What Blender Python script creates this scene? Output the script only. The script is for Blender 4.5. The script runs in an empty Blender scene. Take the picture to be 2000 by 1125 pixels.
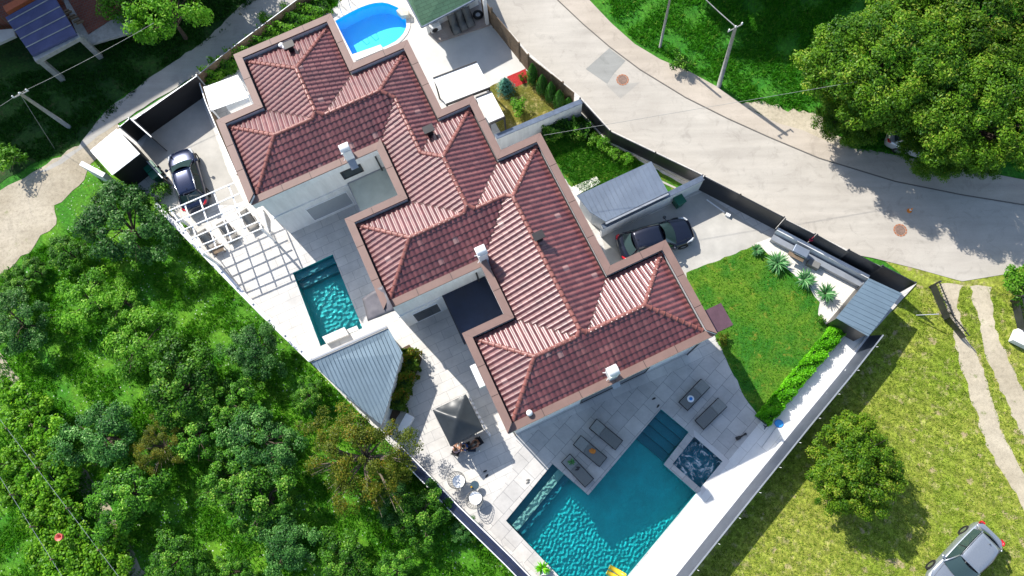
import bpy, bmesh, math, random
import numpy as np
from mathutils import Vector, Matrix
R = math.radians
S = bpy.context.scene
COL = S.collection

# ------------------------------------------------------------ camera
# Measured frame of the place: the point straight below the camera is the origin, z = height above the patios.
CAM_H, FPX, NX, NY = 46.0, 1480.0, 1067.0, 957.0
_n = np.array([NX - 1000, -(NY - 562.5), -FPX]); _n /= np.linalg.norm(_n)
_z = -_n
_x = np.array([1., 0, 0]) - _z[0] * _z; _x /= np.linalg.norm(_x)
_y = np.cross(_z, _x)
ROT = np.array([_x, _y, _z])
cam = bpy.data.cameras.new('camera'); camo = bpy.data.objects.new('camera', cam); COL.objects.link(camo)
camo.matrix_world = Matrix.Translation((0, 0, CAM_H)) @ Matrix([list(r) for r in ROT]).to_4x4()
cam.sensor_width = 36; cam.lens = 36 * FPX / 2000; cam.clip_start = .5; cam.clip_end = 2000
S.camera = camo

# ------------------------------------------------------------ light
SUN_AZ, SUN_EL = 133.0, 41.0          # direction towards the sun, counter-clockwise from +x
w = bpy.data.worlds.new('World'); S.world = w; w.use_nodes = True
nt = w.node_tree; bg = nt.nodes['Background']; sky = nt.nodes.new('ShaderNodeTexSky')
sky.sky_type = 'NISHITA'; sky.sun_disc = False
sky.sun_elevation = R(SUN_EL); sky.sun_rotation = R(90 - SUN_AZ)
nt.links.new(sky.outputs[0], bg.inputs[0]); bg.inputs[1].default_value = 0.15
sl = bpy.data.lights.new('sun', 'SUN'); sl.energy = 5.0; sl.angle = R(.53); sl.color = (1, .955, .88)
so = bpy.data.objects.new('sun', sl); COL.objects.link(so)
_d = Vector((math.cos(R(SUN_EL)) * math.cos(R(SUN_AZ)), math.cos(R(SUN_EL)) * math.sin(R(SUN_AZ)), math.sin(R(SUN_EL))))
so.rotation_euler = _d.to_track_quat('Z', 'Y').to_euler()
so.location = (-30, 30, 40); sl.cycles.is_caustics_light = True
S.view_settings.view_transform = 'Standard'; S.view_settings.look = 'None'
S.view_settings.exposure = 0.57; S.view_settings.gamma = 1

# ------------------------------------------------------------ helpers
def P(px, py, z=0.0):
    """where the sight line of a photo position meets the level z"""
    r = ROT @ np.array([px - 1000, -(py - 562.5), -FPX])
    t = (CAM_H - z) / -r[2]
    return (r[0] * t, r[1] * t)
def PL(pts, z=0.0): return [P(a, b, z) for a, b in pts]
def V3(p, z): return (p[0], p[1], z)
def tag(o, label=None, cat=None, group=None, kind=None):
    if label: o['label'] = label
    if cat: o['category'] = cat
    if group: o['group'] = group
    if kind: o['kind'] = kind
    return o
def thing(name, label, cat, loc=(0, 0, 0), rot=0, group=None):
    o = bpy.data.objects.new(name, None); COL.objects.link(o); o.empty_display_size = .3
    o.location = loc; o.rotation_euler = (0, 0, rot)
    return tag(o, label, cat, group)
def wloc(o):
    v = Vector((0, 0, 0))
    while o is not None: v += o.location; o = o.parent
    return v
class MB:
    def __init__(s): s.v = []; s.f = []; s.m = []; s.uv = None
    def poly(s, pts, mi=0):
        b = len(s.v); s.v += [tuple(p) for p in pts]; s.f.append(tuple(range(b, b + len(pts)))); s.m.append(mi); return s
    def quad(s, a, b, c, d, mi=0): return s.poly([a, b, c, d], mi)
    def prism(s, pts, z0, z1, mi=0, bottom=True):
        n = len(pts)
        A = sum(pts[i][0] * pts[(i + 1) % n][1] - pts[(i + 1) % n][0] * pts[i][1] for i in range(n))
        if A < 0: pts = pts[::-1]
        b = len(s.v)
        s.v += [(p[0], p[1], z0) for p in pts] + [(p[0], p[1], z1) for p in pts]
        s.f.append(tuple(range(b + n, b + 2 * n))); s.m.append(mi)
        if bottom: s.f.append(tuple(range(b + n - 1, b - 1, -1))); s.m.append(mi)
        for i in range(n):
            j = (i + 1) % n; s.f.append((b + i, b + j, b + n + j, b + n + i)); s.m.append(mi)
        return s
    def frustum(s, bot, top, z0, z1, mi=0):
        n = len(bot); b = len(s.v)
        s.v += [V3(p, z0) for p in bot] + [V3(p, z1) for p in top]
        s.f.append(tuple(range(b + n, b + 2 * n))); s.m.append(mi)
        s.f.append(tuple(range(b + n - 1, b - 1, -1))); s.m.append(mi)
        for i in range(n):
            j = (i + 1) % n; s.f.append((b + i, b + j, b + n + j, b + n + i)); s.m.append(mi)
        return s
    def box(s, c, size, rot=0, mi=0):
        hx, hy = size[0] / 2, size[1] / 2; ca, sa = math.cos(rot), math.sin(rot)
        pts = [(c[0] + x * ca - y * sa, c[1] + x * sa + y * ca) for x, y in ((-hx, -hy), (hx, -hy), (hx, hy), (-hx, hy))]
        return s.prism(pts, c[2] - size[2] / 2, c[2] + size[2] / 2, mi)
    def bar(s, a, b, wd, z0, z1, mi=0):
        """upright slab standing on the line a-b"""
        a = Vector(a[:2]); b = Vector(b[:2]); d = (b - a).normalized(); n = Vector((-d.y, d.x)) * wd / 2
        return s.prism([tuple(a - n), tuple(b - n), tuple(b + n), tuple(a + n)], z0, z1, mi)
    def tube(s, pts, r, n=8, mi=0, closed=False, cap=True):
        pts = [Vector(p) for p in pts]; k = len(pts)
        rs = r if isinstance(r, (list, tuple)) else [r] * k
        b = len(s.v)
        for i, p in enumerate(pts):
            if closed: t = (pts[(i + 1) % k] - pts[i - 1])
            else: t = (pts[min(i + 1, k - 1)] - pts[max(i - 1, 0)])
            t.normalize()
            up = Vector((0, 0, 1)) if abs(t.z) < .9 else Vector((1, 0, 0))
            x = t.cross(up).normalized(); y = x.cross(t)
            for j in range(n):
                a = 2 * math.pi * j / n
                s.v.append(tuple(p + (x * math.cos(a) + y * math.sin(a)) * rs[i]))
        for i in range(k if closed else k - 1):
            i2 = (i + 1) % k
            for j in range(n):
                j2 = (j + 1) % n
                s.f.append((b + i * n + j, b + i * n + j2, b + i2 * n + j2, b + i2 * n + j)); s.m.append(mi)
        if cap and not closed:
            s.f.append(tuple(b + j for j in range(n))); s.m.append(mi)
            s.f.append(tuple(b + (k - 1) * n + j for j in range(n - 1, -1, -1))); s.m.append(mi)
        return s
    def lathe(s, c, prof, n=16, mi=0, a0=0, a1=None):
        b = len(s.v); k = len(prof); full = a1 is None
        m = n if full else n + 1; a1 = 2 * math.pi if full else a1
        for j in range(m):
            a = a0 + (a1 - a0) * j / n
            for r, z in prof: s.v.append((c[0] + r * math.cos(a), c[1] + r * math.sin(a), c[2] + z))
        for j in range(n):
            j2 = (j + 1) % m
            for i in range(k - 1):
                s.f.append((b + j * k + i, b + j2 * k + i, b + j2 * k + i + 1, b + j * k + i + 1)); s.m.append(mi)
        return s
    def build(s, name, mats, parent=None, world=True, smooth=False, bevel=0, label=None):
        me = bpy.data.meshes.new(name)
        v = s.v
        if parent is not None and world:
            o = wloc(parent); v = [(a[0] - o.x, a[1] - o.y, a[2] - o.z) for a in v]
        me.from_pydata(v, [], s.f); me.update()
        if not isinstance(mats, (list, tuple)): mats = [mats]
        for m in mats: me.materials.append(m)
        if len(mats) > 1: me.polygons.foreach_set('material_index', s.m)
        if smooth: me.polygons.foreach_set('use_smooth', [True] * len(me.polygons))
        if s.uv:
            l = me.uv_layers.new(name='uv'); l.data.foreach_set('uv', [c for t in s.uv for c in t])
        ob = bpy.data.objects.new(name, me); COL.objects.link(ob)
        if parent is not None: ob.parent = parent
        if bevel:
            bv = ob.modifiers.new('bevel', 'BEVEL'); bv.width = bevel; bv.segments = 2; bv.limit_method = 'ANGLE'
        if label: ob['label'] = label
        return ob
def copy_tree(o, parent=None):
    c = o.copy(); COL.objects.link(c); c.parent = parent
    for ch in list(o.children): copy_tree(ch, c)
    return c

# ------------------------------------------------------------ materials
def sr(h):
    h = h.lstrip('#'); f = lambda x: x / 12.92 if x <= .04045 else ((x + .055) / 1.055) ** 2.4
    return tuple(f(int(h[i:i + 2], 16) / 255) for i in (0, 2, 4))
class NT:
    def __init__(s, name):
        s.mat = bpy.data.materials.new(name); s.mat.use_nodes = True; s.t = s.mat.node_tree
        s.b = s.t.nodes['Principled BSDF']; s.out = s.t.nodes['Material Output']
    def n(s, typ, **kw):
        o = s.t.nodes.new(typ)
        for k, v in kw.items():
            if k.startswith('i_'):
                k = k[2:]; o.inputs[int(k) if k.isdigit() else k.replace('_', ' ')].default_value = v
            else: setattr(o, k, v)
        return o
    def l(s, a, b): s.t.links.new(a, b)
    def coord(s, rot=0, scale=(1, 1, 1), kind='Object'):
        tc = s.n('ShaderNodeTexCoord'); mp = s.n('ShaderNodeMapping')
        mp.inputs['Rotation'].default_value = (0, 0, rot); mp.inputs['Scale'].default_value = scale
        s.l(tc.outputs[kind], mp.inputs[0]); return mp.outputs[0]
    def noise(s, co, scale, detail=4, rough=.6, dist=0):
        o = s.n('ShaderNodeTexNoise'); o.inputs['Scale'].default_value = scale; o.inputs['Detail'].default_value = detail
        o.inputs['Roughness'].default_value = rough; o.inputs['Distortion'].default_value = dist
        s.l(co, o.inputs['Vector']); return o.outputs[0]
    def ramp(s, fac, stops):
        o = s.n('ShaderNodeValToRGB'); e = o.color_ramp.elements
        while len(e) < len(stops): e.new(.5)
        for k, (p, c) in zip(e, stops):
            k.position = p; k.color = (c, c, c, 1) if isinstance(c, (int, float)) else (*c, 1)
        s.l(fac, o.inputs[0]); return o.outputs[0]
    def mix(s, fac, a, b, mode='MIX'):
        o = s.n('ShaderNodeMix', data_type='RGBA', blend_type=mode)
        for sock, val in ((o.inputs[0], fac), (o.inputs[6], a), (o.inputs[7], b)):
            if isinstance(val, (int, float)): sock.default_value = val if sock.type == 'VALUE' else (val, val, val, 1)
            elif isinstance(val, tuple): sock.default_value = (*val, 1)
            else: s.l(val, sock)
        return o.outputs[2]
    def bump(s, h, strength=.3, dist=.02, into=None):
        o = s.n('ShaderNodeBump'); o.inputs['Strength'].default_value = strength; o.inputs['Distance'].default_value = dist
        s.l(h, o.inputs['Height']); s.l(o.outputs[0], (into or s.b).inputs['Normal']); return o
    def base(s, c):
        if isinstance(c, tuple): s.b.inputs['Base Color'].default_value = (*c, 1)
        else: s.l(c, s.b.inputs['Base Color'])
    def set(s, rough=.6, metal=0, spec=.5, coat=0):
        s.b.inputs['Roughness'].default_value = rough; s.b.inputs['Metallic'].default_value = metal
        s.b.inputs['Specular IOR Level'].default_value = spec; s.b.inputs['Coat Weight'].default_value = coat; return s
def mul(c, k): return tuple(min(1, x * k) for x in c)
def M(name, col, rough=.6, var=.12, scale=2.5, bump=.0, bscale=40, metal=0, spec=.4, coat=0):
    if isinstance(col, str): col = sr(col)
    t = NT(name).set(rough, metal, spec, coat); co = t.coord()
    n = t.noise(co, scale, 5, .65)
    t.base(t.ramp(n, [(.3, mul(col, 1 - var)), (.7, mul(col, 1 + var))]))
    if bump: t.bump(t.noise(co, bscale, 3), bump, .01)
    return t.mat
def paving(name, col, col2, mortar, bw, bh, rot, ms=.012, off=.5, rough=.7, var=.25):
    t = NT(name).set(rough, 0, .25); co = t.coord(rot)
    b = t.n('ShaderNodeTexBrick', offset=off); t.l(co, b.inputs[0])
    b.inputs['Color1'].default_value = (*col, 1); b.inputs['Color2'].default_value = (*col2, 1); b.inputs['Mortar'].default_value = (*mortar, 1)
    b.inputs['Scale'].default_value = 1; b.inputs['Mortar Size'].default_value = ms; b.inputs['Mortar Smooth'].default_value = .3
    b.inputs['Brick Width'].default_value = bw; b.inputs['Row Height'].default_value = bh
    n = t.noise(t.coord(), .8, 6, .7)
    n2 = t.noise(t.coord(), 7, 4, .7)
    c = t.mix(1., b.outputs['Color'], t.ramp(n, [(.3, 1 - var), (.65, 1.)]), 'MULTIPLY')
    t.base(t.mix(1., c, t.ramp(n2, [(.3, .93), (.7, 1.)]), 'MULTIPLY'))
    t.bump(b.outputs['Fac'], .25, -.01)
    return t.mat
def grass(name, a, b, dry, dryamt=.5, scale=.35, fine=9., flowers=0, bump=.9, stripes=None):
    t = NT(name).set(.85, 0, .2); co = t.coord()
    big = t.noise(co, scale, 3, .6, .5); mid = t.noise(co, 1.6, 5, .75); fi = t.noise(co, fine, 6, .8, .4); vf = t.noise(co, fine * 4, 3, .7)
    c = t.mix(t.ramp(big, [(.38, 0.), (.62, 1.)]), a, b)
    c = t.mix(t.ramp(mid, [(dryamt, 0.), (dryamt + .16, 1.)]), c, dry)
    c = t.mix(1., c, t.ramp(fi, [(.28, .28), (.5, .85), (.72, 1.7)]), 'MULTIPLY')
    if stripes is not None:
        wv = t.n('ShaderNodeTexWave'); wv.inputs['Scale'].default_value = .42; wv.inputs['Distortion'].default_value = 2.5; wv.inputs['Detail'].default_value = 3; t.l(t.coord(stripes), wv.inputs['Vector'])
        c = t.mix(1., c, t.ramp(wv.outputs[1], [(.1, .84), (.5, 1.), (.9, 1.1)]), 'MULTIPLY')
        so_ = t.ramp(t.noise(co, 1.1, 3, .5), [(.62, 0.), (.68, .85)]); c = t.mix(so_, c, (.40, .31, .18))
    if flowers:
        vo = t.n('ShaderNodeTexVoronoi'); vo.inputs['Scale'].default_value = 4.5; t.l(co, vo.inputs['Vector'])
        m1 = t.ramp(vo.outputs['Distance'], [(.14, 1.), (.20, 0.)])
        m2 = t.ramp(mid, [(.42, 0.), (.6, flowers)])
        c = t.mix(t.mix(1., m1, m2, 'MULTIPLY'), c, (.75, .78, .7))
    t.base(c)
    h = t.mix(.5, fi, vf); t.bump(h, bump, .06)
    return t.mat
def leaf(name, ca, cb, cc=None, trans=.35, rough=.45):
    t = NT(name); t.t.nodes.remove(t.b)
    at = t.n('ShaderNodeAttribute', attribute_name='rnd'); f = at.outputs['Fac']
    st = [(0, ca), (.75, cb)] + ([(1, cc)] if cc else [])
    c = t.ramp(f, st)
    oi = t.n('ShaderNodeObjectInfo'); hs = t.n('ShaderNodeHueSaturation')
    mr = t.n('ShaderNodeMapRange'); mr.inputs[3].default_value = .8; mr.inputs[4].default_value = 1.2
    t.l(oi.outputs['Random'], mr.inputs[0]); t.l(mr.outputs[0], hs.inputs['Value']); t.l(c, hs.inputs['Color']); c = hs.outputs[0]
    pb = t.n('ShaderNodeBsdfPrincipled'); t.l(c, pb.inputs['Base Color']); pb.inputs['Roughness'].default_value = rough
    pb.inputs['Specular IOR Level'].default_value = .16
    tr = t.n('ShaderNodeBsdfTranslucent')
    t.l(t.mix(1., c, (1.25, 1.35, .5), 'MULTIPLY'), tr.inputs[0])
    mx = t.n('ShaderNodeMixShader'); mx.inputs[0].default_value = trans
    t.l(pb.outputs[0], mx.inputs[1]); t.l(tr.outputs[0], mx.inputs[2]); t.l(mx.outputs[0], t.out.inputs[0])
    return t.mat

TH = R(25)                 # house axes
UA = (math.cos(TH), math.sin(TH)); VA = (math.sin(TH), -math.cos(TH))
def UV(u, v): return (u * UA[0] + v * VA[0], u * UA[1] + v * VA[1])
white_stone = sr('#dcd8cf')
m_pave = paving('stone_paving', (.68, .65, .60), (.60, .58, .55), (.36, .35, .34), 1.2, .6, -TH)
m_pave2 = paving('pool_paving', (.62, .59, .55), (.52, .50, .475), (.20, .20, .20), .9, .9, -R(47), .011, .5)
m_coping = M('coping_stone', (.60, .575, .55), .6, .06, 1.5, .1, 60)
def render_mat(name, col, streak=.14):
    t = NT(name).set(.85, 0, .2); st = t.noise(t.coord(0, (1, 1, .12)), 2.6, 5, .7, .3); fi = t.noise(t.coord(), 1.1, 5, .7)
    c = t.mix(1., col, t.ramp(st, [(.35, 1 - streak), (.62, 1.)]), 'MULTIPLY'); t.base(t.mix(1., c, t.ramp(fi, [(.3, .93), (.7, 1.)]), 'MULTIPLY')); t.bump(t.noise(t.coord(), 30, 3), .15, .01); return t.mat
m_white = render_mat('white_render', (.80, .80, .79))
m_whitem = M('white_metal', (.82, .82, .82), .35, .03)
m_awn = M('white_canvas', (.85, .85, .84), .6, .03)
m_cap = M('brown_coping', (.185, .112, .092), .6, .10, 1.2, .05, 20, spec=.5)
m_dark = M('dark_gutter', (.02, .018, .02), .5, .2)
m_ridge = M('ridge_tile', (.23, .085, .07), .4, .3, 3)
m_black = M('anthracite_metal', (.028, .030, .036), .4, .25, 1.5, .0, 10, .0, .5)
m_grey = M('grey_metal', (.30, .32, .35), .4, .1, 2, 0, 10, .3)
m_bluecap = M('slate_blue_metal', (.12, .15, .20), .35, .2, 3, 0, 10, .3)
m_concrete = M('concrete', (.42, .40, .36), .8, .16, .6, .25, 25)
m_pole = M('weathered_concrete', (.30, .30, .28), .85, .25, 3, .3, 30)
m_wood = M('old_wood', (.16, .115, .075), .85, .35, 5, .4, 15)
m_trunk = M('bark', (.075, .055, .04), .9, .4, 8, .6, 20)
m_soil = M('garden_soil', (.10, .07, .045), .95, .35, 3, .6, 12)
m_red = M('red_mulch', (.35, .02, .02), .9, .4, 14, .9, 20)
m_gravel = M('white_gravel', (.64, .61, .55), .9, .25, 10, .9, 14)
m_greybox = M('black_cladding', (.012, .012, .014), .45, .3, 2)
m_green_bin = M('green_plastic', (.005, .10, .06), .4, .1)
m_rattan = M('grey_sling', (.17, .17, .16), .7, .12, 20, .2, 80)
m_cush = M('grey_cushion', (.25, .25, .235), .85, .1, 8, .2, 60)
m_dframe = M('dark_frame', (.03, .028, .028), .4, .1)
m_chrome = M('steel', (.6, .62, .65), .2, .05, metal=.9)
m_rubber = M('rubber', (.015, .015, .015), .8, .1)
m_yellow = M('yellow_vinyl', (.9, .62, .03), .3, .05)
m_blue = M('blue_plastic', (.02, .22, .65), .35, .1)
m_terra = M('terracotta', (.35, .14, .07), .8, .15)
m_orange = M('orange_cloth', (.75, .25, .04), .8, .1)

# ------------------------------------------------------------ ground sheets
def fill(name, outer, holes, z, mat, **kw):
    bm = bmesh.new()
    for loop in [outer] + holes:
        vs = [bm.verts.new((p[0], p[1], z)) for p in loop]
        for i in range(len(vs)): bm.edges.new((vs[i], vs[(i + 1) % len(vs)]))
    bmesh.ops.triangle_fill(bm, use_beauty=True, use_dissolve=False, edges=bm.edges[:], normal=(0, 0, 1))
    for f in bm.faces:
        f.normal_update()
        if f.normal.z < 0: f.normal_flip()
    me = bpy.data.meshes.new(name); bm.to_mesh(me); bm.free(); me.materials.append(mat)
    o = bpy.data.objects.new(name, me); COL.objects.link(o)
    return tag(o, kind='structure', **kw)
def wob(pts, amp=.12, step=.5, seed=1):
    """outline with small irregularities, for soft ground edges"""
    r = random.Random(seed); out = []
    for i in range(len(pts)):
        a, b = pts[i], pts[(i + 1) % len(pts)]; L = math.dist(a, b); k = max(1, min(60, int(L / step)))
        nx, ny = -(b[1] - a[1]) / (L + 1e-6), (b[0] - a[0]) / (L + 1e-6)
        for j in range(k):
            t = j / k; d = r.uniform(-amp, amp) if L < 60 else 0
            out.append((a[0] + (b[0] - a[0]) * t + nx * d, a[1] + (b[1] - a[1]) * t + ny * d))
    return out

POOL_L = PL([(572, 533), (650, 497), (708, 641), (661, 661), (655, 650), (628, 661), (632, 672), (625, 675)][:4] + [(626, 676)])
POOL_L = PL([(572, 533), (650, 497), (708, 641), (626, 676)])
POOL_B = PL([(1291, 799), (1345, 844), (1296, 907), (1360, 963), (1163, 1200), (988, 1017), (1079, 906), (1149, 967)])
SPA = PL([(1356, 853), (1411, 901), (1368, 953), (1314, 906)])
POOL_R = PL([(655, 41), (672, 31), (693, 20), (706, 14), (720, 9), (733, 6), (747, 5), (758, 7), (768, 11), (777, 15), (785, 23), (790, 31), (793, 40), (794, 51), (792, 58), (788, 66), (781, 74), (773, 81), (760, 88), (747, 94), (743, 87), (688, 106)])
HOLES = [POOL_L, POOL_B, SPA, POOL_R]

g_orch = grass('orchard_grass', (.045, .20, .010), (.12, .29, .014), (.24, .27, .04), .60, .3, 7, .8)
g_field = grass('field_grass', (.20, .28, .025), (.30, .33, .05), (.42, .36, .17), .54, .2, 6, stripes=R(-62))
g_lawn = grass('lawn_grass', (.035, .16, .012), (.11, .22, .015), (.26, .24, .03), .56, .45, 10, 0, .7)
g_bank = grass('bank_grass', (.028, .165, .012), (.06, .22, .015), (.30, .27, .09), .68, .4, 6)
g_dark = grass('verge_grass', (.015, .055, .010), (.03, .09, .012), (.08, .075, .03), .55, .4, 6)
B = 420
fill('ground', [(-B, -B), (B, -B), (B, B), (-B, B)], HOLES, -.10, g_bank)
# the orchard south-west of the garden wall
fill('orchard_ground', wob(PL([(-900, 400), (0, 440), (80, 380), (150, 310), (240, 300), (310, 385), (605, 708), (790, 872), (1060, 1140), (1120, 1500), (-900, 1700)]), .1, 1), [], -.085, g_orch)
fill('field_ground', wob(PL([(1700, 480), (1790, 500), (1860, 515), (2000, 505), (3200, 460), (3200, 1900), (1000, 1900), (1230, 1240), (1320, 1130), (1690, 660), (1785, 560)]), .08, 1), [], -.085, g_field)
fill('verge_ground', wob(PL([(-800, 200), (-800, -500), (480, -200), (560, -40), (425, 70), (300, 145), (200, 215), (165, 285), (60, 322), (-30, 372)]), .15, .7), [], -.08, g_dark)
def asphalt(name, a, b, seams=True, rugged=0):
    t = NT(name).set(.9, 0, .2); co = t.coord()
    big = t.noise(co, .25, 5, .6, .4); f = t.noise(co, 30, 4, .8); st = t.noise(t.coord(R(30), (.25, 2.2, 1)), .8, 4, .6)
    c = t.mix(t.ramp(big, [(.35, 0.), (.65, 1.)]), a, b)
    c = t.mix(1., c, t.ramp(st, [(.3, .88), (.7, 1.06)]), 'MULTIPLY')
    c = t.mix(1., c, t.ramp(f, [(.25, .82), (.75, 1.12)]), 'MULTIPLY')
    if seams:
        vo = t.n('ShaderNodeTexVoronoi', feature='DISTANCE_TO_EDGE'); vo.inputs['Scale'].default_value = .22
        wv = t.n('ShaderNodeVectorMath', operation='ADD'); t.l(co, wv.inputs[0])
        nn = t.n('ShaderNodeTexNoise'); nn.inputs['Scale'].default_value = 1.3; nn.inputs['Detail'].default_value = 5; t.l(co, nn.inputs['Vector']); t.l(nn.outputs['Color'], wv.inputs[1])
        t.l(wv.outputs[0], vo.inputs['Vector'])
        c = t.mix(t.ramp(vo.outputs['Distance'], [(0, .22), (.004, 0.)]), c, mul(a, .5))
    if rugged:
        gr = t.noise(co, 6, 8, .85); c = t.mix(1., c, t.ramp(gr, [(.3, 1 - rugged), (.5, 1.), (.7, 1 + rugged * .5)]), 'MULTIPLY'); gg = t.ramp(t.noise(co, 1.3, 8, .75), [(.60, 0.), (.68, .75)]); c = t.mix(gg, c, (.13, .17, .04))
    bl = t.noise(co, .9, 7, .72, 1.2); c = t.mix(1., c, t.ramp(bl, [(.30, .80), (.46, 1.), (.62, 1.), (.75, 1.05)]), 'MULTIPLY')
    t.base(c); t.bump(f, .3, .01)
    return t.mat
m_road = asphalt('worn_asphalt', (.42, .385, .335), (.48, .445, .39))
m_foot = asphalt('footway_asphalt', (.42, .365, .30), (.48, .42, .35))
m_dirt = asphalt('gravel_dirt', (.33, .28, .20), (.45, .395, .305), False, .4)
m_side = asphalt('lane_asphalt', (.33, .315, .285), (.42, .40, .36))
m_sand = asphalt('dry_sand', (.40, .345, .25), (.50, .44, .33), False, .35)
ROAD_LO = [(772, -250), (935, 10), (1020, 110), (1128, 202), (1186, 264), (1366, 352), (1528, 438), (1634, 490), (1705, 503), (1790, 524), (1880, 549), (1965, 535), (2010, 515), (2400, 560)]
KERB = [(960, -180), (1090, 0), (1140, 47), (1190, 90), (1250, 135), (1340, 190), (1420, 230), (1500, 266), (1600, 308), (1750, 354), (1880, 380), (2010, 401), (2400, 450)]
FOOT = [(1020, -180), (1152, 0), (1195, 45), (1240, 85), (1290, 115), (1345, 138), (1400, 168), (1460, 210), (1520, 240), (1570, 254), (1640, 287), (1700, 292), (1850, 322), (2010, 352), (2400, 400)]
fill('road', PL(ROAD_LO + KERB[::-1]), [], -.06, m_road)
kb = MB()
for a, b in zip(KERB, KERB[1:]): kb.bar(P(*a), P(*b), .07, -.09, -.030)
tag(kb.build('kerb', M('kerb_gap', (.13, .12, .105), .9)), kind='structure')
fill('footway', PL(KERB + FOOT[::-1]), [], -.045, m_foot)
fill('sandy_verge', wob(PL([(1448, 200), (1500, 196), (1540, 215), (1600, 222), (1640, 262), (1665, 292), (1600, 274), (1520, 244)]), .2, .3, 3), [], -.052, m_sand)
fill('road_patch', PL([(1190, 93), (1222, 118), (1200, 142), (1186, 163), (1144, 134)]), [], -.055, asphalt('patch_asphalt', (.27, .27, .25), (.31, .31, .29), False))
fill('road_repair', PL([(1201, 143), (1228, 162), (1250, 160), (1212, 192), (1184, 165)]), [], -.056, asphalt('repair_asphalt', (.36, .34, .305), (.42, .40, .36), False))
fill('lane', wob(PL([(640, -60), (576, 0), (480, 75), (385, 144), (252, 226), (190, 265), (120, 318), (60, 345), (150, 288), (168, 262), (205, 215), (300, 145), (400, 78), (440, 40), (480, 0), (520, -60)]), .06, .5, 6), [], -.062, m_side)
fill('dirt_track', wob(PL([(-300, 520), (-300, 430), (0, 372), (60, 335), (145, 288), (225, 238), (245, 262), (180, 320), (155, 365), (105, 400), (110, 440), (80, 460), (55, 490), (0, 538), (-100, 620)]), .15, .5, 9), [], -.066, m_dirt)
fill('orchard_path', wob(PL([(-40, 640), (0, 690), (40, 745), (90, 820), (200, 960), (290, 1140), (260, 1150), (170, 990), (60, 840), (18, 760), (-40, 720)]), .12, .5, 11), [], -.075, m_dirt)
# wheel tracks through the field gate
fill('wheel_track', wob(PL([(1848, 560), (1905, 553), (1900, 580), (1920, 640), (1960, 760), (2000, 830), (2010, 850), (2005, 900), (1960, 820), (1925, 720), (1890, 640), (1862, 590)][:0] + [(1835, 552), (1880, 556), (1872, 600), (1890, 660), (1925, 720), (1930, 760), (1960, 850), (2010, 940), (2060, 1050), (2030, 1050), (1985, 965), (1945, 905), (1915, 830), (1890, 750), (1872, 690), (1856, 620)]), .12, .35, 13), [], -.078, m_sand)
fill('wheel_track', wob(PL([(1895, 556), (1935, 560), (1945, 640), (1980, 720), (2020, 800), (2090, 930), (2060, 930), (1990, 835), (1950, 750), (1925, 690), (1912, 620)]), .12, .35, 14), [], -.078, m_sand)
# paved garden
COMP = [(945, 2), (1030, 100), (1137, 192), (1193, 254), (1374, 341), (1535, 428), (1790, 554), (1692, 662), (1320, 1130), (1200, 1275), (1125, 1222), (1032, 1140), (778, 884), (605, 706), (300, 398), (180, 300), (253, 232), (386, 147), (575, 5), (640, -60), (780, -200)]
fill('patio', PL(COMP), HOLES, 0, m_pave)
def sheet(name, pts, z, mat, w=0, seed=1, holes=None, **kw):
    q = PL(pts)
    return fill(name, wob(q, w, .35, seed) if w else q, holes or [], z, mat, **kw)
sheet('pool_terrace', [(1008, 858), (1397, 690), (1401, 668), (1478, 800), (1500, 850), (1310, 1100), (1240, 1190), (1160, 1230), (940, 1020), (1000, 920)], .006, m_pave2, holes=[POOL_B, SPA])
sheet('driveway', [(1175, 460), (1372, 375), (1490, 455), (1515, 465), (1345, 535), (1300, 560), (1195, 545)], .006, m_concrete)
sheet('driveway', [(290, 262), (395, 187), (480, 390), (455, 400), (330, 400), (300, 330), (270, 300)], .006, m_concrete)
sheet('yard_concrete', [(800, 60), (925, 0), (960, 20), (1030, 130), (1032, 140), (960, 170), (850, 160), (800, 130), (790, 90)], .006, M('yard_concrete', (.52, .51, .48), .8, .1, .5, .2, 20))
sheet('lawn', [(1340, 532), (1480, 478), (1530, 520), (1580, 560), (1600, 590), (1597, 615), (1625, 650), (1570, 715), (1482, 812), (1455, 775), (1398, 660), (1345, 560)], .014, g_lawn, .05, 3)
sheet('gravel_bed', [(1474, 476), (1514, 462), (1575, 500), (1700, 560), (1690, 600), (1640, 640), (1632, 640), (1597, 614), (1612, 590), (1590, 565), (1550, 540), (1500, 500)], .010, m_gravel, .03, 5)
sheet('lawn', [(1040, 262), (1133, 222), (1247, 312), (1333, 360), (1300, 395), (1150, 400), (1110, 360)], .014, g_lawn, .05, 7)
sheet('lawn', [(955, 170), (1026, 136), (1128, 215), (990, 275), (960, 230)], .012, grass('dry_lawn', (.10, .12, .015), (.20, .17, .03), (.40, .33, .14), .5, .4, 9), .03, 8)
sheet('mulch_bed', [(990, 150), (1026, 134), (1034, 160), (1008, 170), (996, 166)], .018, m_red, .03, 9)
sheet('planting_strip', [(388, 150), (640, -15), (680, -10), (640, 25), (455, 105), (462, 140), (400, 168)], .012, g_lawn, .05, 10)
sheet('planting_strip', [(770, 690), (800, 672), (825, 700), (800, 760), (770, 830), (745, 800)], .012, m_soil, .05, 12)
sheet('gravel_bed', [(392, 187), (405, 183), (470, 330), (505, 400), (480, 400), (450, 345)], .012, m_gravel, .04, 13)
sheet('gravel_bed', [(300, 380), (330, 330), (345, 390), (355, 425), (330, 425)], .016, m_gravel, .04, 14)
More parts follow.
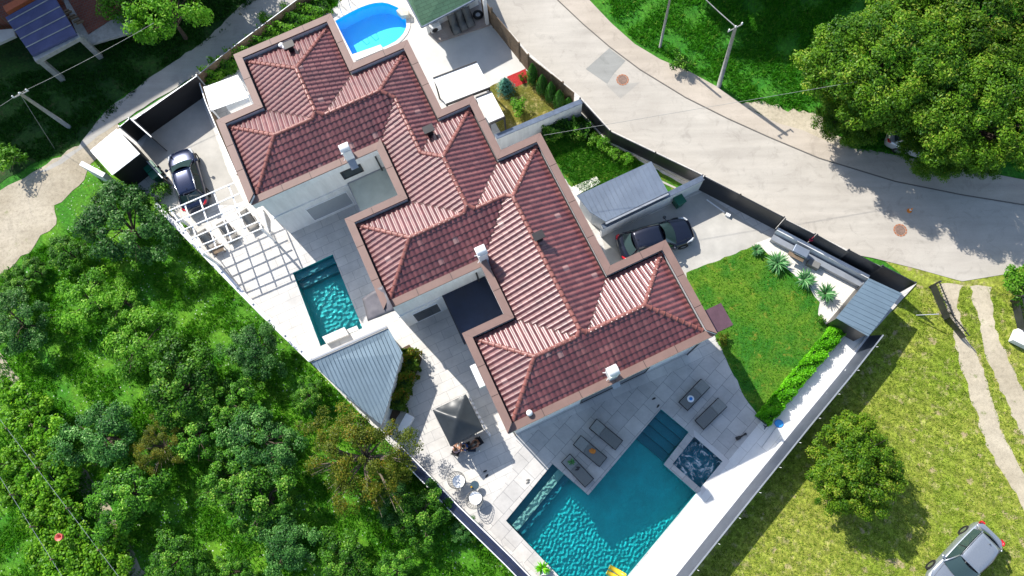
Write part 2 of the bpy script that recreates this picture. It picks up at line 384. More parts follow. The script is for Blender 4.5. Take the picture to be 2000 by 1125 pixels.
# ------------------------------------------------------------ pools
def mosaic(name, a, b, sc=3.):
    t = NT(name).set(.35, 0, .4); co = t.coord(-R(42))
    br = t.n('ShaderNodeTexBrick', offset=0); t.l(co, br.inputs[0])
    br.inputs['Color1'].default_value = (*a, 1); br.inputs['Color2'].default_value = (*b, 1); br.inputs['Mortar'].default_value = (*mul(a, .8), 1)
    br.inputs['Scale'].default_value = 1; br.inputs['Brick Width'].default_value = .05; br.inputs['Row Height'].default_value = .05; br.inputs['Mortar Size'].default_value = .003
    n = t.noise(co, 1.2, 4)
    t.base(t.mix(1., br.outputs[0], t.ramp(n, [(.3, .85), (.7, 1.1)]), 'MULTIPLY')); return t.mat
def water_mat(name, tint, bs=3., bst=.25, foam=0, clear=0., bd=.05):
    """clear water: sun passes through it, ripples glint on it"""
    t = NT(name); t.t.nodes.remove(t.b)
    fr = t.n('ShaderNodeFresnel', i_IOR=1.33)
    rf = t.n('ShaderNodeBsdfRefraction', i_IOR=1.33, i_Roughness=0.0); rf.inputs['Color'].default_value = (*tint, 1)
    gl = t.n('ShaderNodeBsdfGlossy', i_Roughness=.03)
    co = t.coord(); n = t.noise(co, bs, 3, .55, .3)
    bp = t.n('ShaderNodeBump', i_Strength=bst, i_Distance=bd); t.l(n, bp.inputs['Height'])
    for x in ((gl,) if bd > .1 else (rf, gl)): t.l(bp.outputs[0], x.inputs['Normal'])
    if bd <= .1 and not clear: t.l(bp.outputs[0], fr.inputs['Normal'])
    if clear:
        lw = t.n('ShaderNodeLayerWeight'); pw = t.n('ShaderNodeMath', operation='POWER'); pw.inputs[1].default_value = 5; t.l(lw.outputs['Facing'], pw.inputs[0]); fr = t.n('ShaderNodeMath', operation='MULTIPLY_ADD'); fr.inputs[1].default_value = .6; fr.inputs[2].default_value = .03; t.l(pw.outputs[0], fr.inputs[0])
    tp = t.n('ShaderNodeBsdfTransparent'); tp.inputs[0].default_value = (*tint, 1); m0 = t.n('ShaderNodeMixShader'); m0.inputs[0].default_value = clear; t.l(rf.outputs[0], m0.inputs[1]); t.l(tp.outputs[0], m0.inputs[2])
    mx = t.n('ShaderNodeMixShader'); t.l(fr.outputs[0], mx.inputs[0]); t.l(m0.outputs[0], mx.inputs[1]); t.l(gl.outputs[0], mx.inputs[2])
    last = mx.outputs[0]
    if foam:
        fo = t.n('ShaderNodeBsdfDiffuse'); fo.inputs[0].default_value = (.7, .78, .8, 1)
        n2 = t.noise(co, 1.6, 6, .65, 2.2)
        mx2 = t.n('ShaderNodeMixShader'); t.l(t.ramp(n2, [(.52, 0.), (.68, foam)]), mx2.inputs[0]); t.l(last, mx2.inputs[1]); t.l(fo.outputs[0], mx2.inputs[2]); last = mx2.outputs[0]
    t.l(last, t.out.inputs[0]); return t.mat
def inside(p, poly):
    c = False; j = len(poly) - 1
    for i in range(len(poly)):
        a, b = poly[i], poly[j]
        if (a[1] > p[1]) != (b[1] > p[1]) and p[0] < (b[0] - a[0]) * (p[1] - a[1]) / (b[1] - a[1]) + a[0]: c = not c
        j = i
    return c
def water(name, poly, z, mat, rot, step, amp, wl, label, cat, sd=0):
    ca, sa = math.cos(rot), math.sin(rot)
    L = [(x * ca + y * sa, -x * sa + y * ca) for x, y in poly]
    x0 = min(p[0] for p in L) - step; x1 = max(p[0] for p in L) + step; y0 = min(p[1] for p in L) - step; y1 = max(p[1] for p in L) + step
    nx = int((x1 - x0) / step) + 1; ny = int((y1 - y0) / step) + 1
    rr = random.Random(sd); waves = []
    for k in range(26):
        l = wl * rr.choice((.85, .9, 1, 1.1, 1.5)) * rr.uniform(.85, 1.15); a = rr.uniform(0, 2 * math.pi)
        waves.append((2 * math.pi / l * math.cos(a), 2 * math.pi / l * math.sin(a), rr.uniform(0, 6.28), l / wl))
    X, Y = np.meshgrid(x0 + np.arange(nx) * step, y0 + np.arange(ny) * step)
    Z = np.zeros_like(X)
    for kx, ky, ph, a in waves: Z += a * np.sin(kx * X + ky * Y + ph)
    Z *= amp / 4
    m = MB(); idx = {}
    def vid(i, j):
        if (i, j) not in idx:
            x, y = X[j, i], Y[j, i]; idx[i, j] = len(m.v)
            m.v.append((x * ca - y * sa, x * sa + y * ca, z + float(Z[j, i])))
        return idx[i, j]
    for i in range(nx - 1):
        for j in range(ny - 1):
            c = (x0 + (i + .5) * step, y0 + (j + .5) * step)
            if inside(c, L) or any(inside((c[0] + dx * step * .8, c[1] + dy * step * .8), L) for dx, dy in ((1, 0), (-1, 0), (0, 1), (0, -1))):
                m.f.append((vid(i, j), vid(i + 1, j), vid(i + 1, j + 1), vid(i, j + 1))); m.m.append(0)
    o = m.build(name, mat, smooth=True)
    tag(o, kind='structure'); o.cycles.is_caustics_caster = True; return o
def basin(name, poly, depth, mat, label, cat='pool', group=None, rim=None):
    m = MB(); n = len(poly)
    A = sum(poly[i][0] * poly[(i + 1) % n][1] - poly[(i + 1) % n][0] * poly[i][1] for i in range(n))
    if A < 0: poly = poly[::-1]
    m.poly([V3(p, -depth) for p in poly])
    for i in range(n):
        a, b = poly[i], poly[(i + 1) % n]
        m.quad(V3(b, -depth), V3(a, -depth), V3(a, -.004), V3(b, -.004))
    t = thing(name, label, cat, V3(poly[0], 0), 0, group)
    m.build('basin', mat, t).cycles.is_caustics_receiver = name != 'blue'; return t
m_teal = mosaic('teal_mosaic', (.014, .53, .54), (.02, .60, .60))
m_tealb = mosaic('teal_mosaic_dark', (.008, .23, .29), (.012, .28, .34))
m_pale = mosaic('pale_green_mosaic', (.30, .52, .46), (.38, .58, .50))
m_bluel = M('blue_liner', (.02, .62, 1.0), .5, .03)
w_teal = water_mat('pool_water', (.80, .97, .98), 2.5, .12)
w_spark = water_mat('rippled_water', (.78, .97, .98), 4.5, 1., bd=.34)
w_spa = water_mat('bubbling_water', (.75, .92, .98), 3.5, .7, .75)
w_blue = water_mat('calm_water', (.80, .93, 1.), 2.0, .05, 0, 1.)
big = basin('swimming_pool', POOL_B, 1.35, m_teal, 'large angular teal mosaic swimming pool beside the five grey loungers')
# steps by the short end, bench and step along the long end
def off(a, b, d):      # point shifted
    return (a[0] + b[0] * d, a[1] + b[1] * d)
A, Bq = Vector(POOL_B[0]), Vector(POOL_B[1]); e = (Bq - A).normalized(); nn = Vector(POOL_B[7]) - A; nn.normalize()
for k, (d, h) in enumerate(((.55, -.42), (1.1, -.66), (1.65, -.90), (2.2, -1.12))):
    m = MB(); q = [A + e * .002, Bq - e * .002, Bq - e * .002 + nn * d, A + e * .002 + nn * d]
    m.prism([tuple(x + nn * .002) for x in q], -1.349, h, 0, False); m.build('step', m_tealb, big).cycles.is_caustics_receiver = True
q = PL([(1079.5, 906.5), (1090, 917), (1000, 1030), (989, 1017)])
def strip(pool, a, b, d, h, name, mat):
    a, b = Vector(a), Vector(b); e = (b - a).normalized(); n = Vector((-e.y, e.x))
    c = sum((Vector(p) for p in POOL_B), Vector((0, 0))) / len(POOL_B)
    if (c - a).dot(n) < 0: n = -n
    m = MB(); m.prism([tuple(a + e * .003 + n * d[0]), tuple(b - e * .003 + n * d[0]), tuple(b - e * .003 + n * d[1]), tuple(a + e * .003 + n * d[1])], -1.348, h, 0, False)
    o = m.build(name, mat, pool); o.cycles.is_caustics_receiver = True; return o
strip(big, POOL_B[6], POOL_B[5], (.003, .44), -.62, 'step', m_tealb)
strip(big, POOL_B[6], POOL_B[5], (.442, .90), -.28, 'bench', m_pale)
strip(big, POOL_B[6], POOL_B[5], (.902, 1.32), -.62, 'step', m_tealb)
water('pool_water', POOL_B, -.10, w_teal, R(47), .040, .00095, .22, '', '', 3)
sp = basin('spa_pool', SPA, .9, m_tealb, 'small square bubbling spa pool next to the large pool')
water('spa_water', SPA, -.07, w_spa, R(47), .06, .02, .3, '', '', 4)
# raised stone rim round the spa
cc = sum((Vector(p) for p in SPA), Vector((0, 0))) / 4
m = MB()
o_ = [tuple(cc + (Vector(p) - cc) * 1.30) for p in SPA]; i_ = [tuple(cc + (Vector(p) - cc) * 1.0) for p in SPA]
for k in (0, 1): m.prism([i_[k], i_[k + 1], o_[k + 1], o_[k]], 0, .03)
m.build('spa_rim', m_coping, sp)
lp = basin('swimming_pool', POOL_L, 1.4, m_teal, 'rectangular glittering teal pool on the white terrace between the pergola and the grey shed roof')
a, b = Vector(POOL_L[0]), Vector(POOL_L[1]); e = (b - a).normalized(); n = Vector((e.y, -e.x))
for d, h in ((.5, -.35), (1.0, -.75)):
    m = MB(); m.prism([tuple(a + e * .003 + n * .003), tuple(b - e * .003 + n * .003), tuple(b - e * .003 + n * d), tuple(a + e * .003 + n * d)], -1.398, h, 0, False); m.build('step', m_tealb, lp).cycles.is_caustics_receiver = True
m = MB(); m.prism(PL([(634, 661), (697, 636), (701, 644), (638, 668)]), -.001, .03); m.prism(PL([(632, 660), (675, 641), (683, 655), (640, 673)]), .0, .34); m.build('water_feature', m_coping, lp)
water('pool_water', POOL_L, -.12, w_spark, R(25), .045, .0026, .32, '', '', 5)
rp = basin('swimming_pool', POOL_R, 1.3, m_bluel, 'bright blue rounded swimming pool beside the green roofed pool house')
c0 = Vector(P(722, 60))
m = MB(); n = len(POOL_R)
for i in range(n - 1):
    if i in (20,): continue
    a, b = Vector(POOL_R[i]), Vector(POOL_R[(i + 1) % n])
    da, db = (a - c0).normalized() * .28, (b - c0).normalized() * .28
    m.prism([tuple(a), tuple(b), tuple(b + db), tuple(a + da)], .0, .04)
m.build('coping', m_coping, rp)
m = MB(); m.prism(PL([(688, 107), (743, 88), (748, 97), (694, 119)]), 0, .05); m.build('coping', m_coping, rp)
m = MB(); m.prism(PL([(776, 28), (789, 18), (800, 26), (800, 36), (786, 38)]), 0, .45); m.build('water_feature', M('limestone', (.5, .47, .4), .8, .2, 4, .3, 20), rp)
m = MB()
for px in (668, 686):
    x, y = P(px, 24 - (px - 668) * .45); m.tube([(x - .05, y + .55, .04), (x - .05, y + .55, .75), (x, y + .2, .92), (x + .05, y - .2, .6), (x + .07, y - .25, -.6)], .025, 6)
for zz in (-.2, -.45): m.tube([(*P(668.5, 27), zz), (*P(687, 18), zz)], .03, 6)
m.build('ladder', m_chrome, rp)
water('pool_water', POOL_R, -.14, w_blue, 0, .10, .003, .9, '', '', 6).cycles.is_caustics_caster = False
# ------------------------------------------------------------ terrace of houses
OUT = [(-6.05, -30.55), (.27, -30.55), (.27, -26.8), (3.73, -26.8), (3.73, -21.7), (5.74, -21.7), (5.74, -17.85), (8.2, -17.85), (8.2, -9.1), (11.55, -9.1), (11.55, -3.35), (-.58, -3.35), (-.58, -9.15), (1.87, -9.15), (1.87, -12.16), (-3.87, -12.16), (-3.87, -17.92), (-.62, -17.92), (-.62, -21.18), (-8.42, -21.18), (-8.42, -26.92), (-6.05, -26.92)]
NE_ = len(OUT)
def edge_in(i):            # inward normal in (u,v); the ring runs clockwise in the photo = interior on the +v side of a +u edge
    a, b = OUT[i], OUT[(i + 1) % NE_]
    du, dv = b[0] - a[0], b[1] - a[1]; L = math.hypot(du, dv)
    return (-dv / L, du / L)
NRM = [edge_in(i) for i in range(NE_)]
FRONT = [NRM[i][1] < -.5 for i in range(NE_)]      # edges facing down-right (south-east)
ZC = [6.30 if FRONT[i] else 6.62 for i in range(NE_)]
def ring(d):
    """vertices of the outline moved inward by d (d may be a list per edge)"""
    out = []
    for i in range(NE_):
        n0, n1 = NRM[i - 1], NRM[i]
        d0 = d if isinstance(d, (int, float)) else d[i - 1]; d1 = d if isinstance(d, (int, float)) else d[i]
        p = OUT[i]; out.append((p[0] + n0[0] * d0 + n1[0] * d1, p[1] + n0[1] * d0 + n1[1] * d1))
    return out
house = thing('terraced_house', 'white rendered terrace of houses with stepped dark red tiled hip roofs', 'house', (*UV(2, -15), 0))
def uvp(q): return UV(q[0], q[1])
# walls, floor band, cornice
m = MB(); r_ = ring(.34); m.prism([uvp(p) for p in r_], -.02, 5.9); m.build('wall', m_white, house)
m = MB(); m.prism([uvp(p) for p in ring(.26)], 2.95, 3.12); m.build('floor_band', m_white, house)
m = MB()
a1, a2 = ring(.03), ring(.39)
for i in range(NE_):
    j = (i + 1) % NE_; m.prism([uvp(a1[i]), uvp(a1[j]), uvp(a2[j]), uvp(a2[i])], 5.62 if not FRONT[i] else 5.60, ZC[i] - .05)
m.build('cornice', m_white, house)
# brown coping in panels with open joints
m = MB(); dk = MB(); CW = .43
o1, i1 = OUT, ring(CW)
for i in range(NE_):
    j = (i + 1) % NE_; z = ZC[i]
    A_, B_, C_, D_ = (Vector(o1[i]), Vector(o1[j]), Vector(i1[j]), Vector(i1[i]))
    L = (B_ - A_).length; k = max(1, round(L / 2.0)); e = (B_ - A_).normalized()
    cuts = [0] + [L * (c + (.12 * math.sin(i * 7 + c) if 0 < c < k else 0)) / k for c in range(1, k)] + [L]
    nin = Vector(NRM[i]) * CW
    for c in range(k):
        s0, s1 = cuts[c], cuts[c + 1]
        pa = A_ + e * (s0 + (.014 if c else 0)); pb = A_ + e * (s1 - (.014 if c < k - 1 else 0))
        pd = D_ if c == 0 else pa + nin; pc = C_ if c == k - 1 else pb + nin
        if c == 0: pa = A_ + e * .004; pd = D_ + e * .004
        if c == k - 1: pb = B_ - e * .004; pc = C_ - e * .004
        m.prism([uvp(pa), uvp(pb), uvp(pc), uvp(pd)], z - .09, z)
    dk.prism([uvp(A_ + Vector(NRM[i]) * .02), uvp(B_ + Vector(NRM[i]) * .02), uvp(C_), uvp(D_)], z - .11, z - .02)
m.build('roof_coping', m_cap, house); dk.build('coping_joint', m_dark, house)
# gutter floor
m = MB(); m.prism([uvp(p) for p in ring(.38)], 5.95, 6.10); m.build('gutter', m_dark, house)
# tiles
PITCH = R(25); TP = math.tan(PITCH); ZE = 6.20
EI = [.36 if FRONT[i] else .50 for i in range(NE_)]
EAVE = ring(.50)
def segs(poly): return [(poly[i], poly[(i + 1) % NE_]) for i in range(NE_)]
SG = segs(EAVE)
def field(p):
    """square distance of points (N,2) to every eave, and the perpendicular distances"""
    D = np.empty((NE_, len(p))); PD = np.empty((NE_, len(p)))
    for i, (a, b) in enumerate(SG):
        n = NRM[i]; pd = (p[:, 0] - a[0]) * n[0] + (p[:, 1] - a[1]) * n[1]
        e = ((b[0] - a[0]), (b[1] - a[1])); L = math.hypot(*e); e = (e[0] / L, e[1] / L)
        s = (p[:, 0] - a[0]) * e[0] + (p[:, 1] - a[1]) * e[1]
        ex = np.maximum(np.maximum(-s, s - L), 0)
        D[i] = np.maximum(np.abs(pd), ex); PD[i] = pd
        PD[i][ex > pd + 1e-6] = -1
    return D, PD
def tile_mat():
    t = NT('glazed_red_tile').set(.43, 0, 1.0); tc = t.n('ShaderNodeTexCoord')
    wn = t.n('ShaderNodeTexWhiteNoise', noise_dimensions='2D'); fl = t.n('ShaderNodeVectorMath', operation='FLOOR')
    t.l(tc.outputs['UV'], fl.inputs[0]); t.l(fl.outputs[0], wn.inputs['Vector'])
    c = t.ramp(wn.outputs['Value'], [(0, (.115, .028, .029)), (.5, (.145, .038, .038)), (.93, (.17, .052, .050)), (.99, (.19, .065, .06))])
    big = t.noise(t.coord(), .5, 4)
    c = t.mix(1., c, t.ramp(big, [(.3, .85), (.7, 1.12)]), 'MULTIPLY')
    mp = t.n('ShaderNodeMapping'); mp.inputs['Scale'].default_value = (.9, .07, 1); t.l(tc.outputs['UV'], mp.inputs[0]); stn = t.noise(mp.outputs[0], 1., 5, .7)
    c = t.mix(1., c, t.ramp(stn, [(.32, .72), (.5, 1.), (.70, 1.18)]), 'MULTIPLY')
    li = t.ramp(t.noise(t.coord(), 2.2, 8, .8), [(.60, 0.), (.72, .35)]); c = t.mix(li, c, (.20, .15, .13))
    pale = t.ramp(wn.outputs['Value'], [(.994, 0.), (.996, .55)]); c = t.mix(pale, c, (.34, .22, .20))
    # darker at the step between courses and along the tile sides
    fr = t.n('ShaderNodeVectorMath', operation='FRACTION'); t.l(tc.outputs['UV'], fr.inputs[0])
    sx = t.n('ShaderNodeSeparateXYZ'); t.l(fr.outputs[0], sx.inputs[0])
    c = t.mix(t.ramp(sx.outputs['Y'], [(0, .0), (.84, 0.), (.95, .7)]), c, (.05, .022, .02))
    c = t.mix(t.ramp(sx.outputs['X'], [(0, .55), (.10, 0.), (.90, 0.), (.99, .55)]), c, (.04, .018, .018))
    n = t.noise(t.coord(), 25, 3); t.base(c); t.bump(n, .12, .01)
    return t.mat
m_tile = tile_mat()
TW, CL = .30, .36
prof = [(0, 0), (.10, .004), (.28, .046), (.48, .064), (.68, .046), (.88, .004)]
rows = [(0, 1.), (.25, .75), (.5, .5), (.75, .25), (.965, .03)]
roof = MB(); roof.uv = []
for i in range(NE_):
    a, b = SG[i]; e = ((b[0] - a[0]), (b[1] - a[1])); L = math.hypot(*e); e = (e[0] / L, e[1] / L); n = NRM[i]
    ext = 3.2; s0 = -ext; ns = int((L + 2 * ext) / TW) + 1
    S_ = np.array([s0 + (k + f) * TW for k in range(ns) for f, h in prof] + [s0 + ns * TW]); HS = np.array([h for k in range(ns) for f, h in prof] + [0])
    d0 = -.17 if FRONT[i] else 0.
    nd = int((3.3 - d0) / (CL * math.cos(PITCH))) + 1
    D_ = np.array([d0 + (k + f) * CL * math.cos(PITCH) for k in range(nd) for f, h in rows]); HD = np.array([.045 * h for k in range(nd) for f, h in rows])
    s, d = np.meshgrid(S_, D_)
    z = ZE + d * TP + HS[None, :] + HD[:, None]
    u = a[0] + e[0] * s + n[0] * d; v = a[1] + e[1] * s + n[1] * d
    X = u * UA[0] + v * VA[0]; Y = u * UA[1] + v * VA[1]
    sc = (s[:-1, :-1] + s[1:, 1:]) / 2; dc = (d[:-1, :-1] + d[1:, 1:]) / 2
    cu = (a[0] + e[0] * sc + n[0] * dc).ravel(); cv = (a[1] + e[1] * sc + n[1] * dc).ravel()
    Dm, PD = field(np.stack([cu, cv], 1))
    h = Dm.min(0); dd = dc.ravel()
    Lx = Dm[i]; ok = (Lx <= h + .07) & (PD[i] >= 0)
    inner = dd < 0
    if inner.any(): ok = np.where(inner, (sc.ravel() > .02) & (sc.ravel() < L - .02), ok)
    # inside the outline only
    par = np.zeros(len(cu), bool)
    for (p, q) in SG:
        if abs(p[1] - q[1]) > 1e-6:
            par ^= ((p[1] > cv) != (q[1] > cv)) & (cu < p[0])
    ok &= par | inner
    ok = ok.reshape(sc.shape); W_ = len(S_); base = len(roof.v)
    roof.v += [tuple(t) for t in np.stack([X.ravel(), Y.ravel(), z.ravel()], 1).tolist()]
    for j, k in np.argwhere(ok):
        q = (j * W_ + k, j * W_ + k + 1, (j + 1) * W_ + k + 1, (j + 1) * W_ + k)
        roof.f.append(tuple(base + x for x in q)); roof.m.append(0)
        uk, vk = k // 6 + i * 131, j // 5; f0 = (k % 6) / 6 + .02; r0 = (j % 5) / 5
        roof.uv += [(uk + f0, vk + r0), (uk + f0 + .14, vk + r0), (uk + f0 + .14, vk + r0 + .18), (uk + f0, vk + r0 + .18)]
# drop unused vertices
used = sorted({x for f in roof.f for x in f}); mp = {x: k for k, x in enumerate(used)}
roof.v = [roof.v[x] for x in used]; roof.f = [tuple(mp[x] for x in f) for f in roof.f]
# every face looks up
def up(f): 
    a, b, c = (roof.v[f[0]], roof.v[f[1]], roof.v[f[2]])
    return (b[0] - a[0]) * (c[1] - a[1]) - (b[1] - a[1]) * (c[0] - a[0]) > 0
for k, f in enumerate(roof.f):
    if not up(f): roof.f[k] = f[::-1]; roof.uv[4 * k:4 * k + 4] = roof.uv[4 * k:4 * k + 4][::-1]
roof_o = roof.build('roof', m_tile, house)
# ridges, hips and valleys found on the same square-distance field
def find_lines():
    out = []
    for i in range(NE_):
        for j in range(i + 1, NE_):
            ni, nj = NRM[i], NRM[j]; ai, aj = SG[i][0], SG[j][0]
            ci = ai[0] * ni[0] + ai[1] * ni[1]; cj = aj[0] * nj[0] + aj[1] * nj[1]
            w_ = (ni[0] - nj[0], ni[1] - nj[1]); L = math.hypot(*w_)
            if L < .1: continue
            c = (ci - cj) / L; w_ = (w_[0] / L, w_[1] / L); dr = (-w_[1], w_[0])
            t = np.arange(-45, 45, .02); p = np.stack([w_[0] * c + dr[0] * t, w_[1] * c + dr[1] * t], 1)
            D, PD = field(p); h = D.min(0)
            par = np.zeros(len(t), bool)
            for (a, b) in SG:
                if abs(a[1] - b[1]) > 1e-6: par ^= ((a[1] > p[:, 1]) != (b[1] > p[:, 1])) & (p[:, 0] < a[0])
            ok = par & (np.abs(PD[i] - h) < 1e-6) & (np.abs(PD[j] - h) < 1e-6) & (h > .01)
            k = 0
            while k < len(t):
                if ok[k]:
                    k2 = k
                    while k2 + 1 < len(t) and ok[k2 + 1]: k2 += 1
                    if k2 - k > 6:
                        mid = (k + k2) // 2; hm = h[mid]
                        q = np.array([p[mid] + np.array(w_) * .04, p[mid] - np.array(w_) * .04]); hq = field(q)[0].min(0)
                        typ = 'valley' if hq.sum() > 2 * hm + 1e-4 else 'hip'
                        out.append((typ, p[k], h[k], p[k2], h[k2]))
                    k = k2
                k += 1
    return out
rid = MB(); vals = []
for typ, p0, h0, p1, h1 in find_lines():
    if h0 > h1: p0, h0, p1, h1 = p1, h1, p0, h0
    q0, q1 = UV(*p0), UV(*p1); a = Vector((*q0, ZE + h0 * TP)); b = Vector((*q1, ZE + h1 * TP)); L = (b - a).length
    d = (b - a).normalized(); side = d.cross(Vector((0, 0, 1))).normalized(); upv = side.cross(d)
    if typ == 'hip':
        k = max(1, round(L / .38))
        for c in range(k):
            s0 = a + d * (L * c / k) ; s1 = a + d * (L * (c + 1) / k + .03)
            b0 = len(rid.v); n = 6
            for (q, r, o) in ((s0, .135, .055), (s0 + d * .05, .140, .06), (s0 + d * .055, .118, .045), (s1, .105, .035)):
                for g in range(n + 1):
                    t_ = math.pi * g / n; rid.v.append(tuple(q + side * math.cos(t_) * r + upv * (math.sin(t_) * r * .75 + o - .02)))
            for y in range(3):
                for g in range(n):
                    x = b0 + y * (n + 1) + g; rid.f.append((x, x + 1, x + n + 2, x + n + 1)); rid.m.append(0)
            rid.f.append(tuple(b0 + g for g in range(n + 1))); rid.m.append(0)
    else:
        s = side * .06; lift = Vector((0, 0, .045))
        val = MB(); vals.append(val); val.quad(tuple(a - s + lift + Vector((0, 0, .03))), tuple(a + lift), tuple(b + lift), tuple(b - s + lift + Vector((0, 0, .03))))
        val.quad(tuple(a + lift), tuple(a + s + lift + Vector((0, 0, .03))), tuple(b + s + lift + Vector((0, 0, .03))), tuple(b + lift))
rid.build('ridge_tiles', m_ridge, roof_o, smooth=False)
m_val = M('valley_metal', (.10, .055, .05), .4, .2, 4)
for val in vals: val.build('valley_gutter', m_val, roof_o)
def roof_z(x, y):
    u, v = x * UA[0] + y * UA[1], x * VA[0] + y * VA[1]; D, _ = field(np.array([[u, v]])); return ZE + float(D.min()) * TP + .05
# chimneys: tall white stacks on the south-east slopes
def chimney(px, py, h, label):
    x, y = P(px, py, 7.0); z = roof_z(x, y); c = MB(); c.box((x, y, z + h / 2 - .3), (.50, .50, h + .6), TH)
    ch = c.build('chimney', m_white, roof_o, label=label)
    k = MB(); k.box((x, y, z + h + .03), (.58, .56, .06), TH)
    n = 10; c_, s_ = math.cos(TH), math.sin(TH); b0 = len(k.v)
    for q in (-.27, .27):
        for g in range(n + 1): a = math.pi * g / n; r = .25 * math.cos(a); k.v.append((x + q * c_ - r * s_, y + q * s_ + r * c_, z + h + .10 + .20 * math.sin(a)))
    for g in range(n): k.f.append((b0 + g, b0 + g + 1, b0 + n + 2 + g, b0 + n + 1 + g)); k.m.append(0)
    k.build('chimney_cap', m_white, ch, smooth=False)
    k = MB(); q0 = [(.22, -.26), (.22, -.75), (-.22, -.75), (-.22, -.26)]; k.v = [(x + a * c_ - b * s_, y + a * s_ + b * c_, roof_z(x, y) + .12 + b * TP * (1 if b < -.3 else .4)) for a, b in q0]; k.f = [(0, 1, 2, 3)]; k.m = [0]; k.build('flashing', m_grey, ch)
    k = MB(); k.tube([(x, y, z + h), (x, y, z + h + .2)], .12, 10); k.build('flue', m_dark, ch)
    br = MB(); ox, oy = -.38, -.1
    for s_ in (-.2, .25):
        qx, qy = x + ox * math.cos(TH) - s_ * math.sin(TH), y + ox * math.sin(TH) + s_ * math.cos(TH)
        br.tube([(x, y, z + .5), (qx, qy, z + .15)], .018, 5)
    br.build('stay', m_whitem, ch)
chimney(677, 296, 1.05, 'white chimney on the first roof')
chimney(941, 496, 1.25, None)
chimney(1196, 727, 1.1, None)
def flue(px, py, lead=False):
    x, y = P(px, py, 7.3); z = roof_z(x, y); c = MB(); c.box((x, y, z + .1), (.34, .34, .9), TH); f = c.build('flue', m_dark, roof_o)
    k = MB(); k.box((x, y, z + .60), (.62, .46, .07), TH); k.build('flue_cap', m_dark, f)
flue(563, 86); flue(836, 250); flue(1052, 468)
def vent(px, py):
    x, y = P(px, py, 6.6); z = roof_z(x, y); c = MB(); c.lathe((x, y, z - .1), [(.13, 0), (.13, .25), (.17, .27), (.17, .33), (.1, .40), (0, .42)], 12); c.build('roof_vent', m_white, roof_o, smooth=True)
vent(548, 86); vent(557, 92); vent(1034, 806)
# windows of the visible south-east walls
m_glass = NT('window_glass').set(.08, 0, .8); m_glass.base((.02, .028, .035)); m_glass = m_glass.mat
def wall_rect(u0, u1, v, z0, z1, name, frame, fill_m, depth=.05):
    m = MB(); 
    f = .06
    for (a, b, c, d) in ((u0, u1, z0, z0 + f), (u0, u1, z1 - f, z1), (u0, u0 + f, z0 + f, z1 - f), (u1 - f, u1, z0 + f, z1 - f)):
        m.prism([UV(a, v), UV(b, v), UV(b, v + depth), UV(a, v + depth)], c, d)
    o = m.build(name, frame, house)
    g = MB(); g.prism([UV(u0 + f, v + .003), UV(u1 - f, v + .003), UV(u1 - f, v + .025), UV(u0 + f, v + .025)], z0 + f, z1 - f); g.build('pane', fill_m, o)
VW1, VW2, VW3 = -21.18 - .34, -12.16 - .34, -3.35 - .34
wall_rect(-3.2, -1.9, VW1, 3.9, 4.9, 'window', m_dframe, m_glass)
wall_rect(-6.3, -3.5, VW1, .35, 2.35, 'window', m_whitem, M('sun_blind', (.34, .36, .38), .6, .05))
wall_rect(1.0, 2.3, VW3, 4.5, 5.3, 'window', m_dframe, m_glass)
wall_rect(5.4, 6.7, VW3, 4.5, 5.3, 'window', m_dframe, m_glass)
wall_rect(4.0, 8.4, VW3, .05, 2.4, 'patio_door', m_dframe, m_glass)
wall_rect(-2.9, -1.2, VW2, .2, 2.3, 'window', m_whitem, m_glass)
# downpipes
def pipe(u, v, ztop, mt=m_dframe):
    m = MB(); x, y = UV(u, v); m.tube([(x, y, .05), (x, y, ztop)], .05, 8)
    m.box((x, y, ztop - .12), (.26, .2, .24), TH); m.build('downpipe', mt, house)
pipe(-.30, -3.60, 5.6); pipe(11.2, -3.55, 5.75); pipe(-.9, -21.38, 5.7); pipe(1.55, -12.35, 5.7)
# flat glass canopy between the first two houses, dark canopy between the next two
m = MB(); q = PL([(691, 397), (759, 364), (772, 381), (709, 414)], 3.3)
q = [UV(-3.15, -21.48), UV(-.35, -21.48), UV(-.35, -17.8), UV(-3.15, -17.8)]
m.prism(q, 3.18, 3.24); g = m.build('glass_canopy', M('frosted_canopy', (.42, .47, .43), .35, .12, 1.5), house)
m = MB()
for a, b in zip(q, q[1:] + q[:1]): m.bar(a, b, .07, 3.12, 3.30)
m.build('canopy_frame', m_grey, g)
m = MB(); m.prism([UV(-.75, -12.48), UV(2.15, -12.48), UV(2.15, -9.3), UV(-.75, -9.3)], 3.10, 3.22); g = m.build('flat_canopy', M('navy_membrane', (.012, .02, .045), .35, .3, 1.), house)
m = MB(); qq = [UV(-.75, -12.48), UV(2.15, -12.48), UV(2.15, -9.3), UV(-.75, -9.3)]
for a, b in list(zip(qq, qq[1:] + qq[:1]))[2:]: m.bar(a, b, .05, 3.08, 3.26)
m.build('canopy_frame', m_dframe, g)
